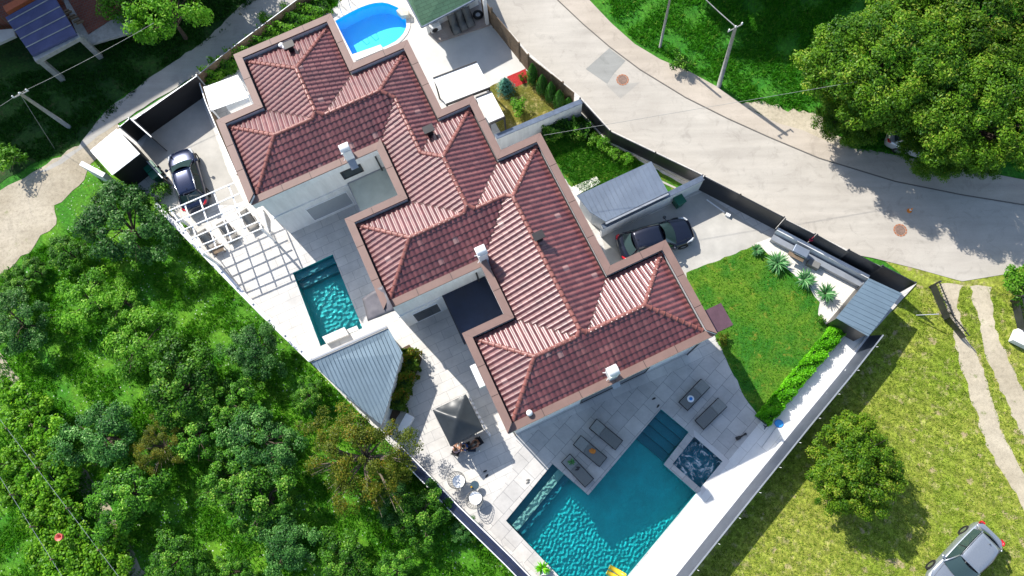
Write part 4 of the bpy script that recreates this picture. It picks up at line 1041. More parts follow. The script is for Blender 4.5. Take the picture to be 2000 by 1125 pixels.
            m = MB(); m.tube([(xw, y0, r), (xw, y1 - s * .02, r)], r * .62, 14); m.build('rim', m_chrome, wh, world=False)
    # grille, plates, wipers, door seams
    m = MB(); m.box((L * .488, 0, belt * .52), (.05, W * .42, .16)); m.build('grille', m_dframe, t, world=False)
    for yy in (-.15, .38):
        m = MB(); m.tube([(xA + .10, yy, zb + .04), (xA - .12 + .05, yy + .42, zb + .13)], .012, 4); m.build('wiper', m_rubber, t, world=False)
    m = MB()
    for s in (1, -1):
        m.tube([(xA + .02, s * hw * .78, belt - .02 + .022), (L * .42, s * hw * .62, belt * .80 + .02)], .006, 4)
    m.tube([(xA + .06, -hw * .75, belt + .005), (xA + .10, 0, belt + .012), (xA + .06, hw * .75, belt + .005)], .012, 4)
    m.build('bonnet_seam', m_dframe, t, world=False)
    if roofglass:
        m = MB(); m.box(((xB + xC) / 2 + .1, 0, zt + .001), ((xB - xC) * .62, wt * 1.25, .02)); m.build('sunroof', m_cglass, t, world=False, bevel=.01)
    m = MB(); m.lathe((xC + .25, 0, zt - .02), [(.03, 0), (.03, .04), (.005, .09), (0, .09)], 8); m.build('antenna', m_dframe, t, world=False)
    return t
def ang(a, b): p, q = P(*a), P(*b); return math.atan2(q[1] - p[1], q[0] - p[0])
p_navy = car_paint('deep_navy_paint', (.006, .014, .05)); p_black = car_paint('blue_black_paint', (.007, .009, .022)); p_silver = car_paint('silver_paint', (.30, .33, .37), .3); p_white = car_paint('white_paint', (.7, .72, .75), .3)
make_car('parked_car', 'dark navy hatchback with chrome roof rails half under the pergola', 'car', 4.5, 1.86, 1.50, p_navy, (*P(375, 357), .006), ang((388, 420), (352, 300)), group=None, rails=True, hood=.27)
make_car('parked_car', 'blue black estate car on the right hand driveway tucked beside the roof corner', 'car', 4.85, 1.90, 1.48, p_black, (*P(1278, 472), .006), ang((1198, 492), (1348, 450)), hood=.29)
make_car('parked_car', 'silver off-roader with red tail lamps on the mown field', 'car', 4.6, 1.90, 1.66, p_silver, (*P(1872, 1092), -.08), ang((1938, 1022), (1806, 1162)), hood=.29, suv=True, belt=1.02)
make_car('parked_car', 'white car almost hidden under the big walnut tree', 'car', 4.3, 1.80, 1.45, p_white, (*P(1793, 288), -.05), ang((1760, 282), (1850, 312)))

# ------------------------------------------------------------ sun loungers
def make_lounger(label):
    t = thing('sun_lounger', label, 'sun lounger', (0, 0, 0), 0, 'sun loungers round the big pool')
    L, W = 1.95, .70
    m = MB()
    for y in (-W / 2, W / 2): m.box((0, y, .27), (L, .05, .06))
    for x in (-L / 2, L / 2): m.box((x, 0, .27), (.05, W + .05, .058))
    m.build('frame', m_dframe, t, world=False)
    for x in (-.8, .8):
        for y in (-W / 2, W / 2): k = MB(); k.box((x, y, .12), (.06, .05, .24)); k.build('leg', m_dframe, t, world=False)
    k = MB(); k.box((-.34, 0, .33), (1.24, W - .06, .07)); k.build('seat', m_rattan, t, world=False, bevel=.02)
    k = MB(); a = .26
    k.frustum([(.30, -W / 2 + .03), (.955, -W / 2 + .03), (.955, W / 2 - .03), (.30, W / 2 - .03)], [(.30, -W / 2 + .03), (.955, -W / 2 + .03), (.955, W / 2 - .03), (.30, W / 2 - .03)], .30, .365)
    k.v = [(x, y, z + (x - .30) * .28) for x, y, z in k.v]
    k.build('backrest', m_cush, t, world=False, bevel=.02)
    return t
LB = [((1160, 829), (1207, 868), 'grey sun lounger nearest the house wall in the row of three', 1), ((1130, 862), (1175, 900), 'grey sun lounger with an orange cloth on it', 1), ((1108, 898), (1148, 940), 'grey sun lounger with a green potted plant at its head', 1), ((1378, 748), (1334, 794), 'grey sun lounger with a white and blue hat on it', 1), ((1411, 786), (1366, 830), 'grey sun lounger nearest to the square spa pool', 1)]
protoL = None
for a, b, lab, _k in LB:
    if protoL is None: o = protoL = make_lounger(lab)
    else: o = copy_tree(protoL); o['label'] = lab
    pa, pb_ = P(*a, .3), P(*b, .3); o.location = ((pa[0] + pb_[0]) / 2, (pa[1] + pb_[1]) / 2, .006); o.rotation_euler[2] = math.atan2(pa[1] - pb_[1], pa[0] - pb_[0])
def cloth(px, z, r, mat, name, label, cat, seed=1, n=14, ang0=0):
    x, y = P(*px, z); rr = random.Random(seed); m = MB(); m.v.append((x, y, z + .03))
    for k in range(2):
        for i in range(n): a = 2 * math.pi * i / n; q = r * (k + 1) / 2 * rr.uniform(.7, 1.15); m.v.append((x + q * math.cos(a), y + q * math.sin(a) * .8, z + rr.uniform(0, .045) * (2 - k)))
    for i in range(n): j = (i + 1) % n; m.f += [(0, 1 + i, 1 + j), (1 + i, 1 + n + i, 1 + n + j, 1 + j)]; m.m += [0, 0]
    o = m.build(name, mat, smooth=True); s_ = o.modifiers.new('s', 'SOLIDIFY'); s_.thickness = .012; return tag(o, label, cat)
cloth((1157, 881), .39, .20, m_orange, 'towel', 'small orange cloth lying on the middle lounger', 'cloth', 3)
def hat(px, z, label, c1, c2):
    x, y = P(*px, z); t = thing('sun_hat', label, 'hat', (x, y, z)); m = MB(); m.lathe((0, 0, 0), [(.21, .0), (.13, .02), (.10, .03)], 18); m.build('brim', c1, t, world=False, smooth=True)
    m = MB(); m.lathe((0, 0, .02), [(.10, 0), (.095, .08), (.05, .11), (0, .115)], 16); m.build('crown', c2, t, world=False, smooth=True)
hat((1349, 779), .40, 'white and blue sun hat on the lounger by the lawn', m_whitem, m_blue)
def flipflops(px, z, label, mat, dz=0, rot=0, apart=.18):
    x, y = P(*px, z); t = thing('flip_flops', label, 'flip flops', (x, y, z), rot)
    for s, a in ((-1, .3), (1, -.15)):
        m = MB(); pts = []
        for i in range(14): g = 2 * math.pi * i / 14; pts.append((.13 * math.cos(g) , (.052 + .01 * math.cos(g)) * math.sin(g)))
        ca, sa = math.cos(a), math.sin(a); pts = [(p[0] * ca - p[1] * sa + s * .03, p[0] * sa + p[1] * ca + s * apart / 2) for p in pts]
        m.prism(pts, 0, .025); so_ = m.build('sole', mat, t, world=False)
        c = (s * .03, s * apart / 2); k = MB(); k.tube([(c[0] - .02 * ca - .05 * -sa, c[1] - .02 * sa - .05 * ca, .02), (c[0] + .05 * ca, c[1] + .05 * sa, .055), (c[0] - .02 * ca + .05 * -sa, c[1] - .02 * sa + .05 * ca, .02)], .008, 5); k.build('strap', m_dframe, so_, world=False)
    return t
flipflops((1128, 915), .37, 'dark sunglasses sized pair of slippers on the lounger with the plant', m_dframe, apart=.12)['label'] = 'pair of small dark slippers on the lounger beside the potted plant'
flipflops((1281, 786), .01, 'pair of dark flip flops on the paving above the pool steps', m_dframe, rot=.6, apart=.5)
flipflops((949, 925), .01, 'pair of dark flip flops in the gazebo shade', m_dframe, rot=.6, apart=.28)
flipflops((931, 859 - 0), .0, 'tmp', m_wood, rot=.4)['label'] = 'pair of brown sandals beside the gazebo curtain'
flipflops((1031, 940), .01, 'pair of grey flip flops on the sunny paving near the pale pool bench', m_rattan, rot=.3, apart=.14)
# bench-like dark pair of fins / speaker near the spa
t = thing('garden_speaker', 'black garden spotlight lying on the paving between spa and hedge', 'spotlight', (*P(1447, 853), .01), R(25))
m = MB(); m.tube([(-.32, 0, .1), (-.1, 0, .12)], .09, 10); m.build('lamp_head', m_dframe, t, world=False, smooth=True); m = MB(); m.tube([(-.1, 0, .1), (.15, .02, .06), (.36, .03, .08)], [.06, .045, .07], 8); m.build('body', m_dframe, t, world=False, smooth=True); m = MB(); m.box((-.2, 0, .02), (.25, .2, .03)); m.build('foot', m_rubber, t, world=False)
t.name = 'garden_spotlight'
# ------------------------------------------------------------ pop-up gazebo
ZG = 2.15; gz = [P(845, 801, ZG), P(910, 770, ZG), P(944, 838, ZG), P(880, 872, ZG)]; gc = Vector((sum(p[0] for p in gz) / 4, sum(p[1] for p in gz) / 4))
t = thing('pop_up_gazebo', 'square black fabric pop-up gazebo on the lower terrace', 'gazebo', (gc.x, gc.y, 0)); m_fab = M('black_fabric', (.030, .036, .042), .32, .15, 2, .1, 5, spec=.25)
m = MB(); N_ = 16
for i in range(N_ + 1):
    for j in range(N_ + 1):
        s, q = i / N_, j / N_; p = (Vector(gz[0]).lerp(Vector(gz[1]), s)).lerp(Vector(gz[3]).lerp(Vector(gz[2]), s), q)
        r = max(abs(2 * s - 1), abs(2 * q - 1)); dg = abs(abs(2 * s - 1) - abs(2 * q - 1))
        z = ZG + .62 * (1 - r) ** 1.1 + .05 * math.exp(-(dg * 7) ** 2) * r - .05 * math.sin(math.pi * r) * (1 - math.exp(-(dg * 4) ** 2)) + .012 * math.sin(17 * s + 3) * math.sin(15 * q)
        m.v.append((p.x, p.y, z))
for i in range(N_):
    for j in range(N_): a = i * (N_ + 1) + j; m.f.append((a, a + 1, a + N_ + 2, a + N_ + 1)); m.m.append(0)
m.build('canopy', m_fab, t, smooth=True)
m = MB()
for i in range(4):
    a, b = gz[i], gz[(i + 1) % 4]; m.quad((*a, ZG - .22), (*b, ZG - .22), (*b, ZG + .01), (*a, ZG + .01))
m.build('valance', m_fab, t)
for i, p in enumerate(gz): q = gc + (Vector(p) - gc) * .95; m = MB(); m.box((q.x, q.y, ZG / 2), (.05, .05, ZG - .1), TH); m.build('leg', m_grey, t)
def curtain(p, q2, z0, z1, name, mat, waves=5, amp=.05):
    m = MB(); n = 40; a, b = Vector(p), Vector(q2); d = (b - a); nn_ = Vector((-d.y, d.x)).normalized()
    for i in range(n + 1):
        s = i / n; x = a + d * s + nn_ * amp * math.sin(s * waves * 6.28) + Vector((0, 0)); m.v += [(x.x, x.y, z0), (x.x, x.y, z1)]
    for i in range(n): m.f.append((2 * i, 2 * i + 2, 2 * i + 3, 2 * i + 1)); m.m.append(0)
    m.build(name, mat, t, smooth=True)
m_curt = M('white_mesh_curtain', (.6, .61, .66), .8, .1)
e = (Vector(gz[2]) - Vector(gz[1])).normalized(); o_ = Vector((math.cos(TH), math.sin(TH))) * .07
curtain(Vector(gz[1]) + e * .1 + o_, Vector(gz[2]) - e * .05 + o_, .3, ZG - .1, 'curtain', m_curt, 7, .06)
curtain(Vector(gz[2]) + o_, Vector(gz[2]) + o_ + Vector((.25, -.3)), .1, ZG - .3, 'curtain', m_curt, 3, .07)
# table under it
x, y = gc.x + .25, gc.y - .75; t = thing('garden_table', 'low grey table under the edge of the gazebo', 'table', (x, y, 0)); m = MB(); m.box((0, 0, .70), (1.1, .6, .04), TH); m.build('table_top', m_cush, t, world=False)
for a in (-.48, .48):
    for b in (-.24, .24): m = MB(); m.box((a * math.cos(TH) - b * math.sin(TH), a * math.sin(TH) + b * math.cos(TH), .34), (.04, .04, .68)); m.build('leg', m_dframe, t, world=False)
# ------------------------------------------------------------ people
m_skin = M('skin', (.42, .22, .14), .5, .08, 20); m_skin2 = M('tanned_skin', (.30, .14, .08), .5, .08, 20); m_hair = M('dark_hair', (.02, .014, .01), .6, .3, 40); m_hairb = M('brown_hair', (.10, .05, .025), .6, .3, 40)
m_shirt_b = M('blue_shirt', (.02, .09, .30), .85, .1, 10); m_pink = M('pale_pink_shirt', (.62, .42, .42), .85, .1, 10); m_short = M('dark_shorts', (.03, .035, .05), .85, .1, 10); m_whiteshirt = M('white_shirt', (.7, .7, .68), .85, .05, 10)
def skin_mesh(name, pts, edges, radii, mat, parent, root=0, lv=2):
    me = bpy.data.meshes.new(name); me.from_pydata([tuple(p) for p in pts], edges, []); me.update(); o = bpy.data.objects.new(name, me); COL.objects.link(o); o.parent = parent
    o.modifiers.new('skin', 'SKIN'); 
    if not me.skin_vertices: me.attributes.new  # created by the modifier below
    bm = bmesh.new(); bm.from_mesh(me); ly = bm.verts.layers.skin.verify()
    for v, r in zip(bm.verts, radii): v[ly].radius = (r, r)
    bm.verts.ensure_lookup_table(); bm.verts[root][ly].use_root = True; bm.to_mesh(me); bm.free()
    o.modifiers['skin'].use_smooth_shade = True
    s = o.modifiers.new('sub', 'SUBSURF'); s.levels = s.render_levels = lv; me.materials.append(mat); return o
def person_seated(label, loc, rot, skin, top, hair, lean=.12, reach=(.38, -.12), long_hair=False, legs=True):
    """seated figure, looking along +x, seat height .45"""
    t = thing('person', label, 'person', loc, rot)
    H = .45; sh = H + .50
    pts = [(0, 0, H + .08), (lean * .4, 0, H + .25), (lean, 0, sh - .05), (lean + .02, 0, sh + .06), (lean + .03, 0, sh + .10), (lean + .045, 0, sh + .19), (lean + .04, 0, sh + .27)]
    rad = [.135, .125, .135, .06, .055, .085, .075]; ed = [(i, i + 1) for i in range(6)]
    for s in (1, -1):
        b = len(pts)
        hx, hz = reach[0], reach[1]
        pts += [(lean, s * .17, sh - .02), (lean + .10, s * .21, sh - .27), (lean + hx * .8, s * .15, sh - .22 + hz * .5), (lean + hx + .04, s * .12, sh - .20 + hz * .6)]
        rad += [.062, .046, .030, .028]; ed += [(2, b), (b, b + 1), (b + 1, b + 2), (b + 2, b + 3)]
        w_ = pts[b + 3]
        for k, (dy, ln) in enumerate(((-.03, .075), (-.01, .085), (.01, .08), (.03, .065))):
            f = len(pts); pts += [(w_[0] + .035, w_[1] + dy, w_[2]), (w_[0] + .035 + ln * .6, w_[1] + dy * 1.2, w_[2] - .008), (w_[0] + .035 + ln, w_[1] + dy * 1.25, w_[2] - .03)]; rad += [.010, .009, .008]; ed += [(b + 3, f), (f, f + 1), (f + 1, f + 2)]
        f = len(pts); pts += [(w_[0] + .01, w_[1] - s * .035, w_[2]), (w_[0] + .04, w_[1] - s * .055, w_[2] - .015)]; rad += [.011, .009]; ed += [(b + 3, f), (f, f + 1)]
        b = len(pts); pts += [(.04, s * .10, H + .04), (.43, s * .13, H + .05), (.47, s * .12, .09), (.60, s * .13, .045)]; rad += [.088, .060, .040, .032]; ed += [(0, b), (b, b + 1), (b + 1, b + 2), (b + 2, b + 3)]
    skin_mesh('body', pts, ed, rad, skin, t)
    hd = Vector((lean + .045, 0, sh + .215))
    m = MB(); m.lathe(tuple(hd + Vector((-.015, 0, -.05))), [(.088, -.02), (.104, .05), (.095, .10), (.06, .145), (0, .16)], 16); hr = m.build('hair', hair, t, world=False, smooth=True)
    if long_hair: m = MB(); m.tube([tuple(hd + Vector((-.08, 0, .05))), tuple(hd + Vector((-.12, 0, -.10))), tuple(hd + Vector((-.11, 0, -.25)))], [.06, .07, .03], 8); m.build('hair', hair, t, world=False, smooth=True)
    for s in (1, -1): m = MB(); m.lathe(tuple(hd + Vector((.082, s * .032, -.02))), [(0, -.01), (.011, 0), (0, .01)], 8); m.build('eye', m_rubber, t, world=False)
    m = MB(); m.tube([tuple(hd + Vector((.088, 0, .0))), tuple(hd + Vector((.108, 0, -.035)))], [.008, .014], 6); m.build('nose', skin, t, world=False, smooth=True)
    m = MB(); m.tube([tuple(hd + Vector((.088, -.022, -.065))), tuple(hd + Vector((.093, 0, -.067))), tuple(hd + Vector((.088, .022, -.065)))], .006, 5); m.build('mouth', m_pink, t, world=False)
    for s in (1, -1): m = MB(); m.lathe(tuple(hd + Vector((0, s * .088, -.01))), [(0, -.03), (.014, 0), (0, .03)], 8); m.build('ear', skin, t, world=False)
    if top:
        k = 1.1; tp = [(0, 0, H + .08), (lean * .4, 0, H + .25), (lean, 0, sh - .05)]; tr = [.15, .14, .150]; te = [(0, 1), (1, 2)]
        for s in (1, -1): b = len(tp); tp += [(lean, s * .17, sh - .02), (lean + .06, s * .20, sh - .15)]; tr += [.073, .062]; te += [(2, b), (b, b + 1)]
        skin_mesh('shirt', tp, te, tr, top, t)
    sp_ = [(0, 0, H + .09)]; sr_ = [.15]; se = []
    for s in (1, -1): b = len(sp_); sp_ += [(.04, s * .10, H + .045), (.26, s * .12, H + .055)]; sr_ += [.10, .088]; se += [(0, b), (b, b + 1)]
    skin_mesh('shorts', sp_, se, sr_, m_short, t)
    return t
def stool(loc, rot, label):
    t = thing('garden_chair', label, 'chair', loc, rot)
    m = MB(); m.box((0, 0, .42), (.44, .46, .05)); m.build('seat', m_dframe, t, world=False, bevel=.01); m = MB(); m.box((-.22, 0, .66), (.035, .44, .42)); m.build('backrest', m_dframe, t, world=False, bevel=.01)
    for a in (-.19, .19):
        for b in (-.2, .2): m = MB(); m.box((a, b, .2), (.035, .035, .4)); m.build('leg', m_dframe, t, world=False)
for px, rot, sk, tp, hr, lab, lab2, lh in (((889, 882), R(70), m_skin, m_pink, m_hairb, 'person in a pale pink top sitting at the left end of the gazebo edge', 'dark garden chair under the person in the pink top', True), ((911, 871), R(200), m_skin, m_shirt_b, m_hair, 'person in a blue shirt sitting under the gazebo edge', 'dark garden chair under the person in the blue shirt', False), ((934, 862), R(215), m_skin2, None, m_hair, 'tanned bare chested person sitting at the gazebo corner', 'dark garden chair under the bare chested person', False)):
    x, y = P(*px, .8); person_seated(lab, (x, y, 0), rot, sk, tp, hr, reach=(.34, -.1), long_hair=lh); stool((x, y, 0), rot, lab2)
x, y = P(921, 877, .5); t = thing('beach_bag', 'dark bag with a white bottle on the paving below the gazebo', 'bag', (x, y, 0)); m = MB(); m.frustum([(-.2, -.13), (.2, -.13), (.2, .13), (-.2, .13)], [(-.24, -.15), (.24, -.15), (.24, .15), (-.24, .15)], 0, .32); m.build('bag', m_short, t, world=False, bevel=.03); m = MB(); m.tube([(-.1, 0, .3), (-.1, 0, .5), (.1, 0, .5), (.1, 0, .3)], .015, 6); m.build('handle', m_wood, t, world=False)
x, y = P(927, 877, .3); m = MB(); m.lathe((x + .25, y - .1, 0), [(.05, 0), (.05, .2), (.02, .26), (.02, .3), (0, .3)], 10); tag(m.build('bottle', m_whitem, smooth=True), 'white bottle standing beside the dark beach bag', 'bottle')
# ------------------------------------------------------------ round wicker chairs and glass tables
def egg_chair(px, label, rot):
    x, y = P(*px, .55); t = thing('round_chair', label, 'chair', (x, y, 0), rot, 'round wicker chairs')
    m = MB(); R0 = .50
    for j in range(7):
        r = R0 * math.sin((j + 1) / 7 * math.pi / 2); z = .38 + .42 * (1 - math.cos((j + 1) / 7 * math.pi / 2)); m.tube([(r * math.cos(a) - .12 * (j / 6), r * math.sin(a), z + .25 * max(0, -math.cos(a)) * (j / 6)) for a in np.linspace(0, 2 * math.pi, 24, endpoint=False)], .014, 5, closed=True)
    for i in range(20):
        a = 2 * math.pi * i / 20; m.tube([(R0 * math.sin(f * math.pi / 2) * math.cos(a) - .12 * f, R0 * math.sin(f * math.pi / 2) * math.sin(a), .38 + .42 * (1 - math.cos(f * math.pi / 2)) + .25 * max(0, -math.cos(a)) * f) for f in (.02, .3, .6, .85, 1)], .010, 4)
    m.build('wicker_shell', m_rattan, t, world=False)
    m = MB(); m.lathe((.02, 0, .48), [(0, .04), (.22, .10), (.34, .16), (.38, .22), (.34, .20), (.2, .14), (0, .12)], 22); rr = random.Random(len(label)); m.v = [(a, b, c + rr.uniform(-.02, .03)) for a, b, c in m.v]; m.build('cushion', m_awn, t, world=False, smooth=True)
    m = MB(); m.tube([(.34 * math.cos(a), .34 * math.sin(a), .02) for a in np.linspace(0, 2 * math.pi, 20, endpoint=False)], .015, 5, closed=True); m.build('base_ring', m_dframe, t, world=False)
    for i in range(4): a = math.pi / 4 + i * math.pi / 2; m = MB(); m.tube([(.34 * math.cos(a), .34 * math.sin(a), .02), (.16 * math.cos(a), .16 * math.sin(a), .42)], .014, 5); m.build('leg', m_dframe, t, world=False)
    return t
egg_chair((896, 940), 'round wicker chair with pale blue cushion nearest the garden wall', R(-30)); egg_chair((929, 973), 'round wicker chair with bulky white cushion beside the glass tables', R(60))
def glass_table(px, z, label):
    x, y = P(*px, z); t = thing('side_table', label, 'table', (x, y, 0), 0, 'small round side tables'); m = MB(); m.lathe((0, 0, z - .02), [(0, 0), (.25, 0), (.26, .01), (.25, .02), (0, .02)], 22); m.build('table_top', M('smoked_glass_%d' % px[0], (.05, .085, .11), .12, .1), t, world=False, smooth=False)
    for i in range(3): a = i * 2.094; m = MB(); m.tube([(.16 * math.cos(a), .16 * math.sin(a), z - .02), (.2 * math.cos(a), .2 * math.sin(a), 0)], .012, 5); m.build('leg', m_dframe, t, world=False)
glass_table((927, 948), .5, 'smoked glass round table with a yellow cup on its edge')
x, y = P(921, 951, .52); m = MB(); m.lathe((x, y, .5), [(.04, 0), (.05, .10), (.045, .10), (.035, .01), (0, .01)], 12); tag(m.build('cup', m_yellow, smooth=True), 'yellow cup on the smoked glass table', 'cup')
# white storage bench
x, y = P(792, 827, .5); t = thing('storage_box', 'white lidded storage box beside the planting strip', 'storage box', (x, y, 0), R(62)); m = MB(); m.box((0, 0, .24), (1.08, .5, .48)); m.build('box', m_white, t, world=False); m = MB(); m.box((0, 0, .505), (1.12, .54, .05)); m.build('lid', m_whitem, t, world=False, bevel=.01)
# ------------------------------------------------------------ sling chairs
def sling_chair(px, rot, label, mat, group, z0=0, s=1.):
    x, y = P(*px, .4); t = thing('sling_chair', label, 'chair', (x, y, z0), rot, group)
    m = MB(); prof_ = [(.62, .22), (.30, .36), (-.05, .30), (-.25, .45), (-.50, .95)]
    m.v = [(a, b, c) for a, c in prof_ for b in (-.25, .25)]
    for i in range(4): m.f.append((2 * i, 2 * i + 1, 2 * i + 3, 2 * i + 2)); m.m.append(0)
    o = m.build('sling', mat, t, world=False, smooth=True); sm_ = o.modifiers.new('s', 'SOLIDIFY'); sm_.thickness = .02
    m = MB()
    for b in (-.28, .28): m.tube([(a, b, c) for a, c in prof_], .018, 6)
    m.build('frame', m_dframe, t, world=False)
    for b in (-.29, .29):
        m = MB(); m.tube([(-.35, b, .6), (.05, b, .58), (.15, b, .55)], .02, 6); m.build('armrest', m_dframe, t, world=False)
        m = MB(); m.tube([(.15, b, .55), (.25, b, .02), (-.35, b, .02), (-.05, b, .55)], .016, 5); m.build('leg', m_dframe, t, world=False)
    t.scale = (s, s, s); return t
m_beige = M('beige_sling', (.34, .31, .27), .8, .1, 10)
for px, lab in (((408, 472), 'beige sling chair under the pergola nearest the white garden wall'), ((447, 455), 'beige sling chair in the middle of the row under the pergola'), ((488, 433), 'beige sling chair under the pergola nearest the house')): sling_chair(px, R(-58), lab, m_beige, 'sling chairs under the pergola', .0, 1.15)
for px, lab in (((888, 52), 'dark sling chair on the porch nearest the air conditioner'), ((901, 44), 'middle dark sling chair on the porch'), ((915, 38), 'dark sling chair on the porch nearest the street fence')): sling_chair(px, R(-68), lab, m_rattan, 'sling chairs on the pool house porch', .14)
x, y = P(425, 486, .4); t = thing('coffee_table', 'brown wooden low table in front of the beige sling chairs', 'table', (x, y, 0), TH); m = MB(); m.box((0, 0, .36), (.7, .5, .05)); m.build('table_top', m_wood, t, world=False)
for a in (-.3, .3):
    for b in (-.2, .2): m = MB(); m.box((a, b, .17), (.05, .05, .33)); m.build('leg', m_wood, t, world=False)
x, y = P(508, 448, .5); t = thing('parasol_base', 'rolled white parasol lying beside the house corner', 'parasol', (*P(520, 430), 0)); m = MB(); m.tube([(*P(504, 402, .3), .3), (*P(512, 418, .35), .35), (*P(523, 448, .15), .15)], [.10, .16, .03], 8); m.build('canopy', m_awn, t); m = MB(); m.tube([(*P(521, 440, .2), .2), (*P(536, 475, .05), .05)], .025, 6); m.build('pole', m_grey, t); t.name = 'parasol'
# air conditioner and tyre by the porch
x, y = P(850, 52, .5); t = thing('air_conditioner', 'white outdoor air conditioning unit by the porch wall', 'air conditioner', (x, y, 0), TH); m = MB(); m.box((0, 0, .35), (.75, .32, .6)); m.build('casing', m_white, t, world=False, bevel=.02); m = MB(); m.tube([(-.1, -.155, .36), (-.1, -.175, .36)], .22, 18); m.build('fan_grille', m_dframe, t, world=False)
t = thing('spare_tyre', 'black spare tyre leaning at the dark end of the porch', 'tyre', (*P(934, 33), .14)); m = MB(); m.tube([(.27 * math.cos(a), .27 * math.sin(a), .12) for a in np.linspace(0, 2 * math.pi, 22, endpoint=False)], .1, 8, closed=True); m.build('tyre', m_rubber, t, world=False, smooth=True); m = MB(); m.tube([(0, 0, .05), (0, 0, .13)], .17, 14); m.build('rim', m_grey, t, world=False)
# bins
def bin_(px, rot, label, mat=m_green_bin):
    x, y = P(*px, .9); t = thing('wheelie_bin', label, 'bin', (x, y, 0), rot, 'green wheelie bins'); m = MB(); m.frustum([(-.22, -.25), (.22, -.25), (.22, .25), (-.22, .25)], [(-.28, -.33), (.28, -.33), (.28, .33), (-.28, .33)], .06, .95); m.build('body', mat, t, world=False)
    m = MB(); m.box((0, 0, .985), (.62, .72, .06)); m.build('lid', mat, t, world=False, bevel=.02)
    for b in (-.2, .2): m = MB(); m.tube([(b - .03, .32, .1), (b + .03, .32, .1)], .1, 12); m.build('wheel', m_rubber, t, world=False)
    m = MB(); m.tube([(-.25, .37, .93), (.25, .37, .93)], .02, 6); m.build('handle', mat, t, world=False)
bin_((1327, 390), R(30), 'green wheelie bin against the dividing wall by the dark car'); bin_((292, 326), R(-50), 'dark green wheelie bin beside the black walled shed'); bin_((303, 340), R(-50), 'second green wheelie bin, next to the gravel corner')
# pool net, star fish, float
x, y = P(1521, 827, .06); t = thing('pool_net', 'blue pool skimmer net with a long pole lying on the white terrace', 'pool net', (x, y, .03), R(0)); m = MB(); ring_ = [(.26 * math.cos(a) * (1 if math.cos(a) > 0 else .9), .22 * math.sin(a), .03) for a in np.linspace(0, 2 * math.pi, 16, endpoint=False)]; m.tube(ring_, .02, 6, closed=True); m.build('hoop', m_blue, t, world=False); m = MB(); m.poly([(a, b, .02) for a, b, c in ring_]); m.build('net', M('blue_mesh', (.06, .35, .75), .6, .1), t, world=False)
qx, qy = P(1488, 873, .06); m = MB(); m.tube([(-.15, -.2, .03), (qx - x, qy - y, .02)], .014, 6); m.build('pole', m_grey, t, world=False)
x, y = P(1494, 834); m = MB()
for a in (.3, 2.2, 4.4): m.tube([(x, y, .05), (x + .16 * math.cos(a), y + .16 * math.sin(a), .045)], [.03, .02], 6)
tag(m.build('pool_toy', m_navy), 'small dark three-armed pool toy on the white terrace', 'toy')
x, y = P(1206, 1116, -.02); t = thing('pool_float', 'yellow inflatable float at the bottom edge of the large pool', 'pool float', (x, y, -.08), R(-30)); m = MB(); m.tube([(-.5, 0, .06), (.5, 0, .06)], .14, 12); m.tube([(-.5, -.32, .06), (.5, -.32, .06)], .14, 12); m.build('air_mattress', m_yellow, t, world=False, smooth=True); m = MB(); m.tube([(.5, .02, .12), (.5, -.36, .12)], .13, 10); m.build('pillow', m_yellow, t, world=False, smooth=True)
x, y = P(1563, 492, .7)
t = thing('barbecue', 'grey barbecue grill with open shelf on the gravel bed', 'barbecue', (x, y, 0), R(-30)); m = MB(); m.box((0, 0, .82), (.95, .55, .26)); m.build('hood', m_steel, t, world=False, bevel=.04); m = MB(); m.box((0, 0, .4), (.9, .5, .56)); m.build('cabinet', m_dframe, t, world=False); m = MB(); m.box((-.1, -.42, .72), (1.0, .26, .03)); m.build('shelf', m_wood, t, world=False); m = MB(); m.tube([(-.35, -.3, .85), (.35, -.3, .85)], .02, 6); m.build('handle', m_chrome, t, world=False)
x, y = P(1590, 515, .4); m = MB(); m.box((x, y, .22), (.75, .42, .44), R(-30)); tag(m.build('cushion_box', m_rattan, bevel=.03), 'grey woven box on the gravel bed next to the barbecue', 'box')
x, y = P(1576, 476, .2); m = MB(); m.frustum([(x - .15, y - .12), (x + .15, y - .12), (x + .15, y + .12), (x - .15, y + .12)], [(x - .18, y - .14), (x + .18, y - .14), (x + .18, y + .14), (x - .18, y + .14)], 1.0, 1.22); tag(m.build('crate', M('red_plastic', (.5, .02, .06), .5, .1)), 'small red crate on the retaining wall by the fence', 'crate')
# gate rail and stops on the driveway
t = thing('gate_rail', 'white steel gate rail on the driveway floor', 'gate rail', (*P(1400, 410), 0)); m = MB(); q = [P(1380, 390), P(1415, 415)]; m.bar(q[0], q[1], .07, .007, .05); m.build('rail', m_whitem, t); m = MB(); m.box((*P(1421, 421), .1), (.3, .2, .2), R(-28)); m.build('motor', m_whitem, t)
# manholes
def manhole(px, label, mat):
    x, y = P(*px); t = thing('manhole_cover', label, 'manhole cover', (x, y, -.055)); m = MB(); m.lathe((0, 0, 0), [(0, .012), (.30, .012), (.31, 0)], 24); m.build('lid', mat, t, world=False); m = MB()
    for i in range(12): a = i * math.pi / 6; m.box((.37 * math.cos(a), .37 * math.sin(a), .006), (.09, .16, .012), a)
    m.build('brick_ring', m_terra, t, world=False)
m_iron = M('rusty_iron', (.20, .13, .10), .8, .35, 8)
manhole((1216, 155), 'round rusty manhole cover next to the grey road patch', m_iron); manhole((1759, 449), 'round rusty manhole cover near the tree shadow', m_iron)
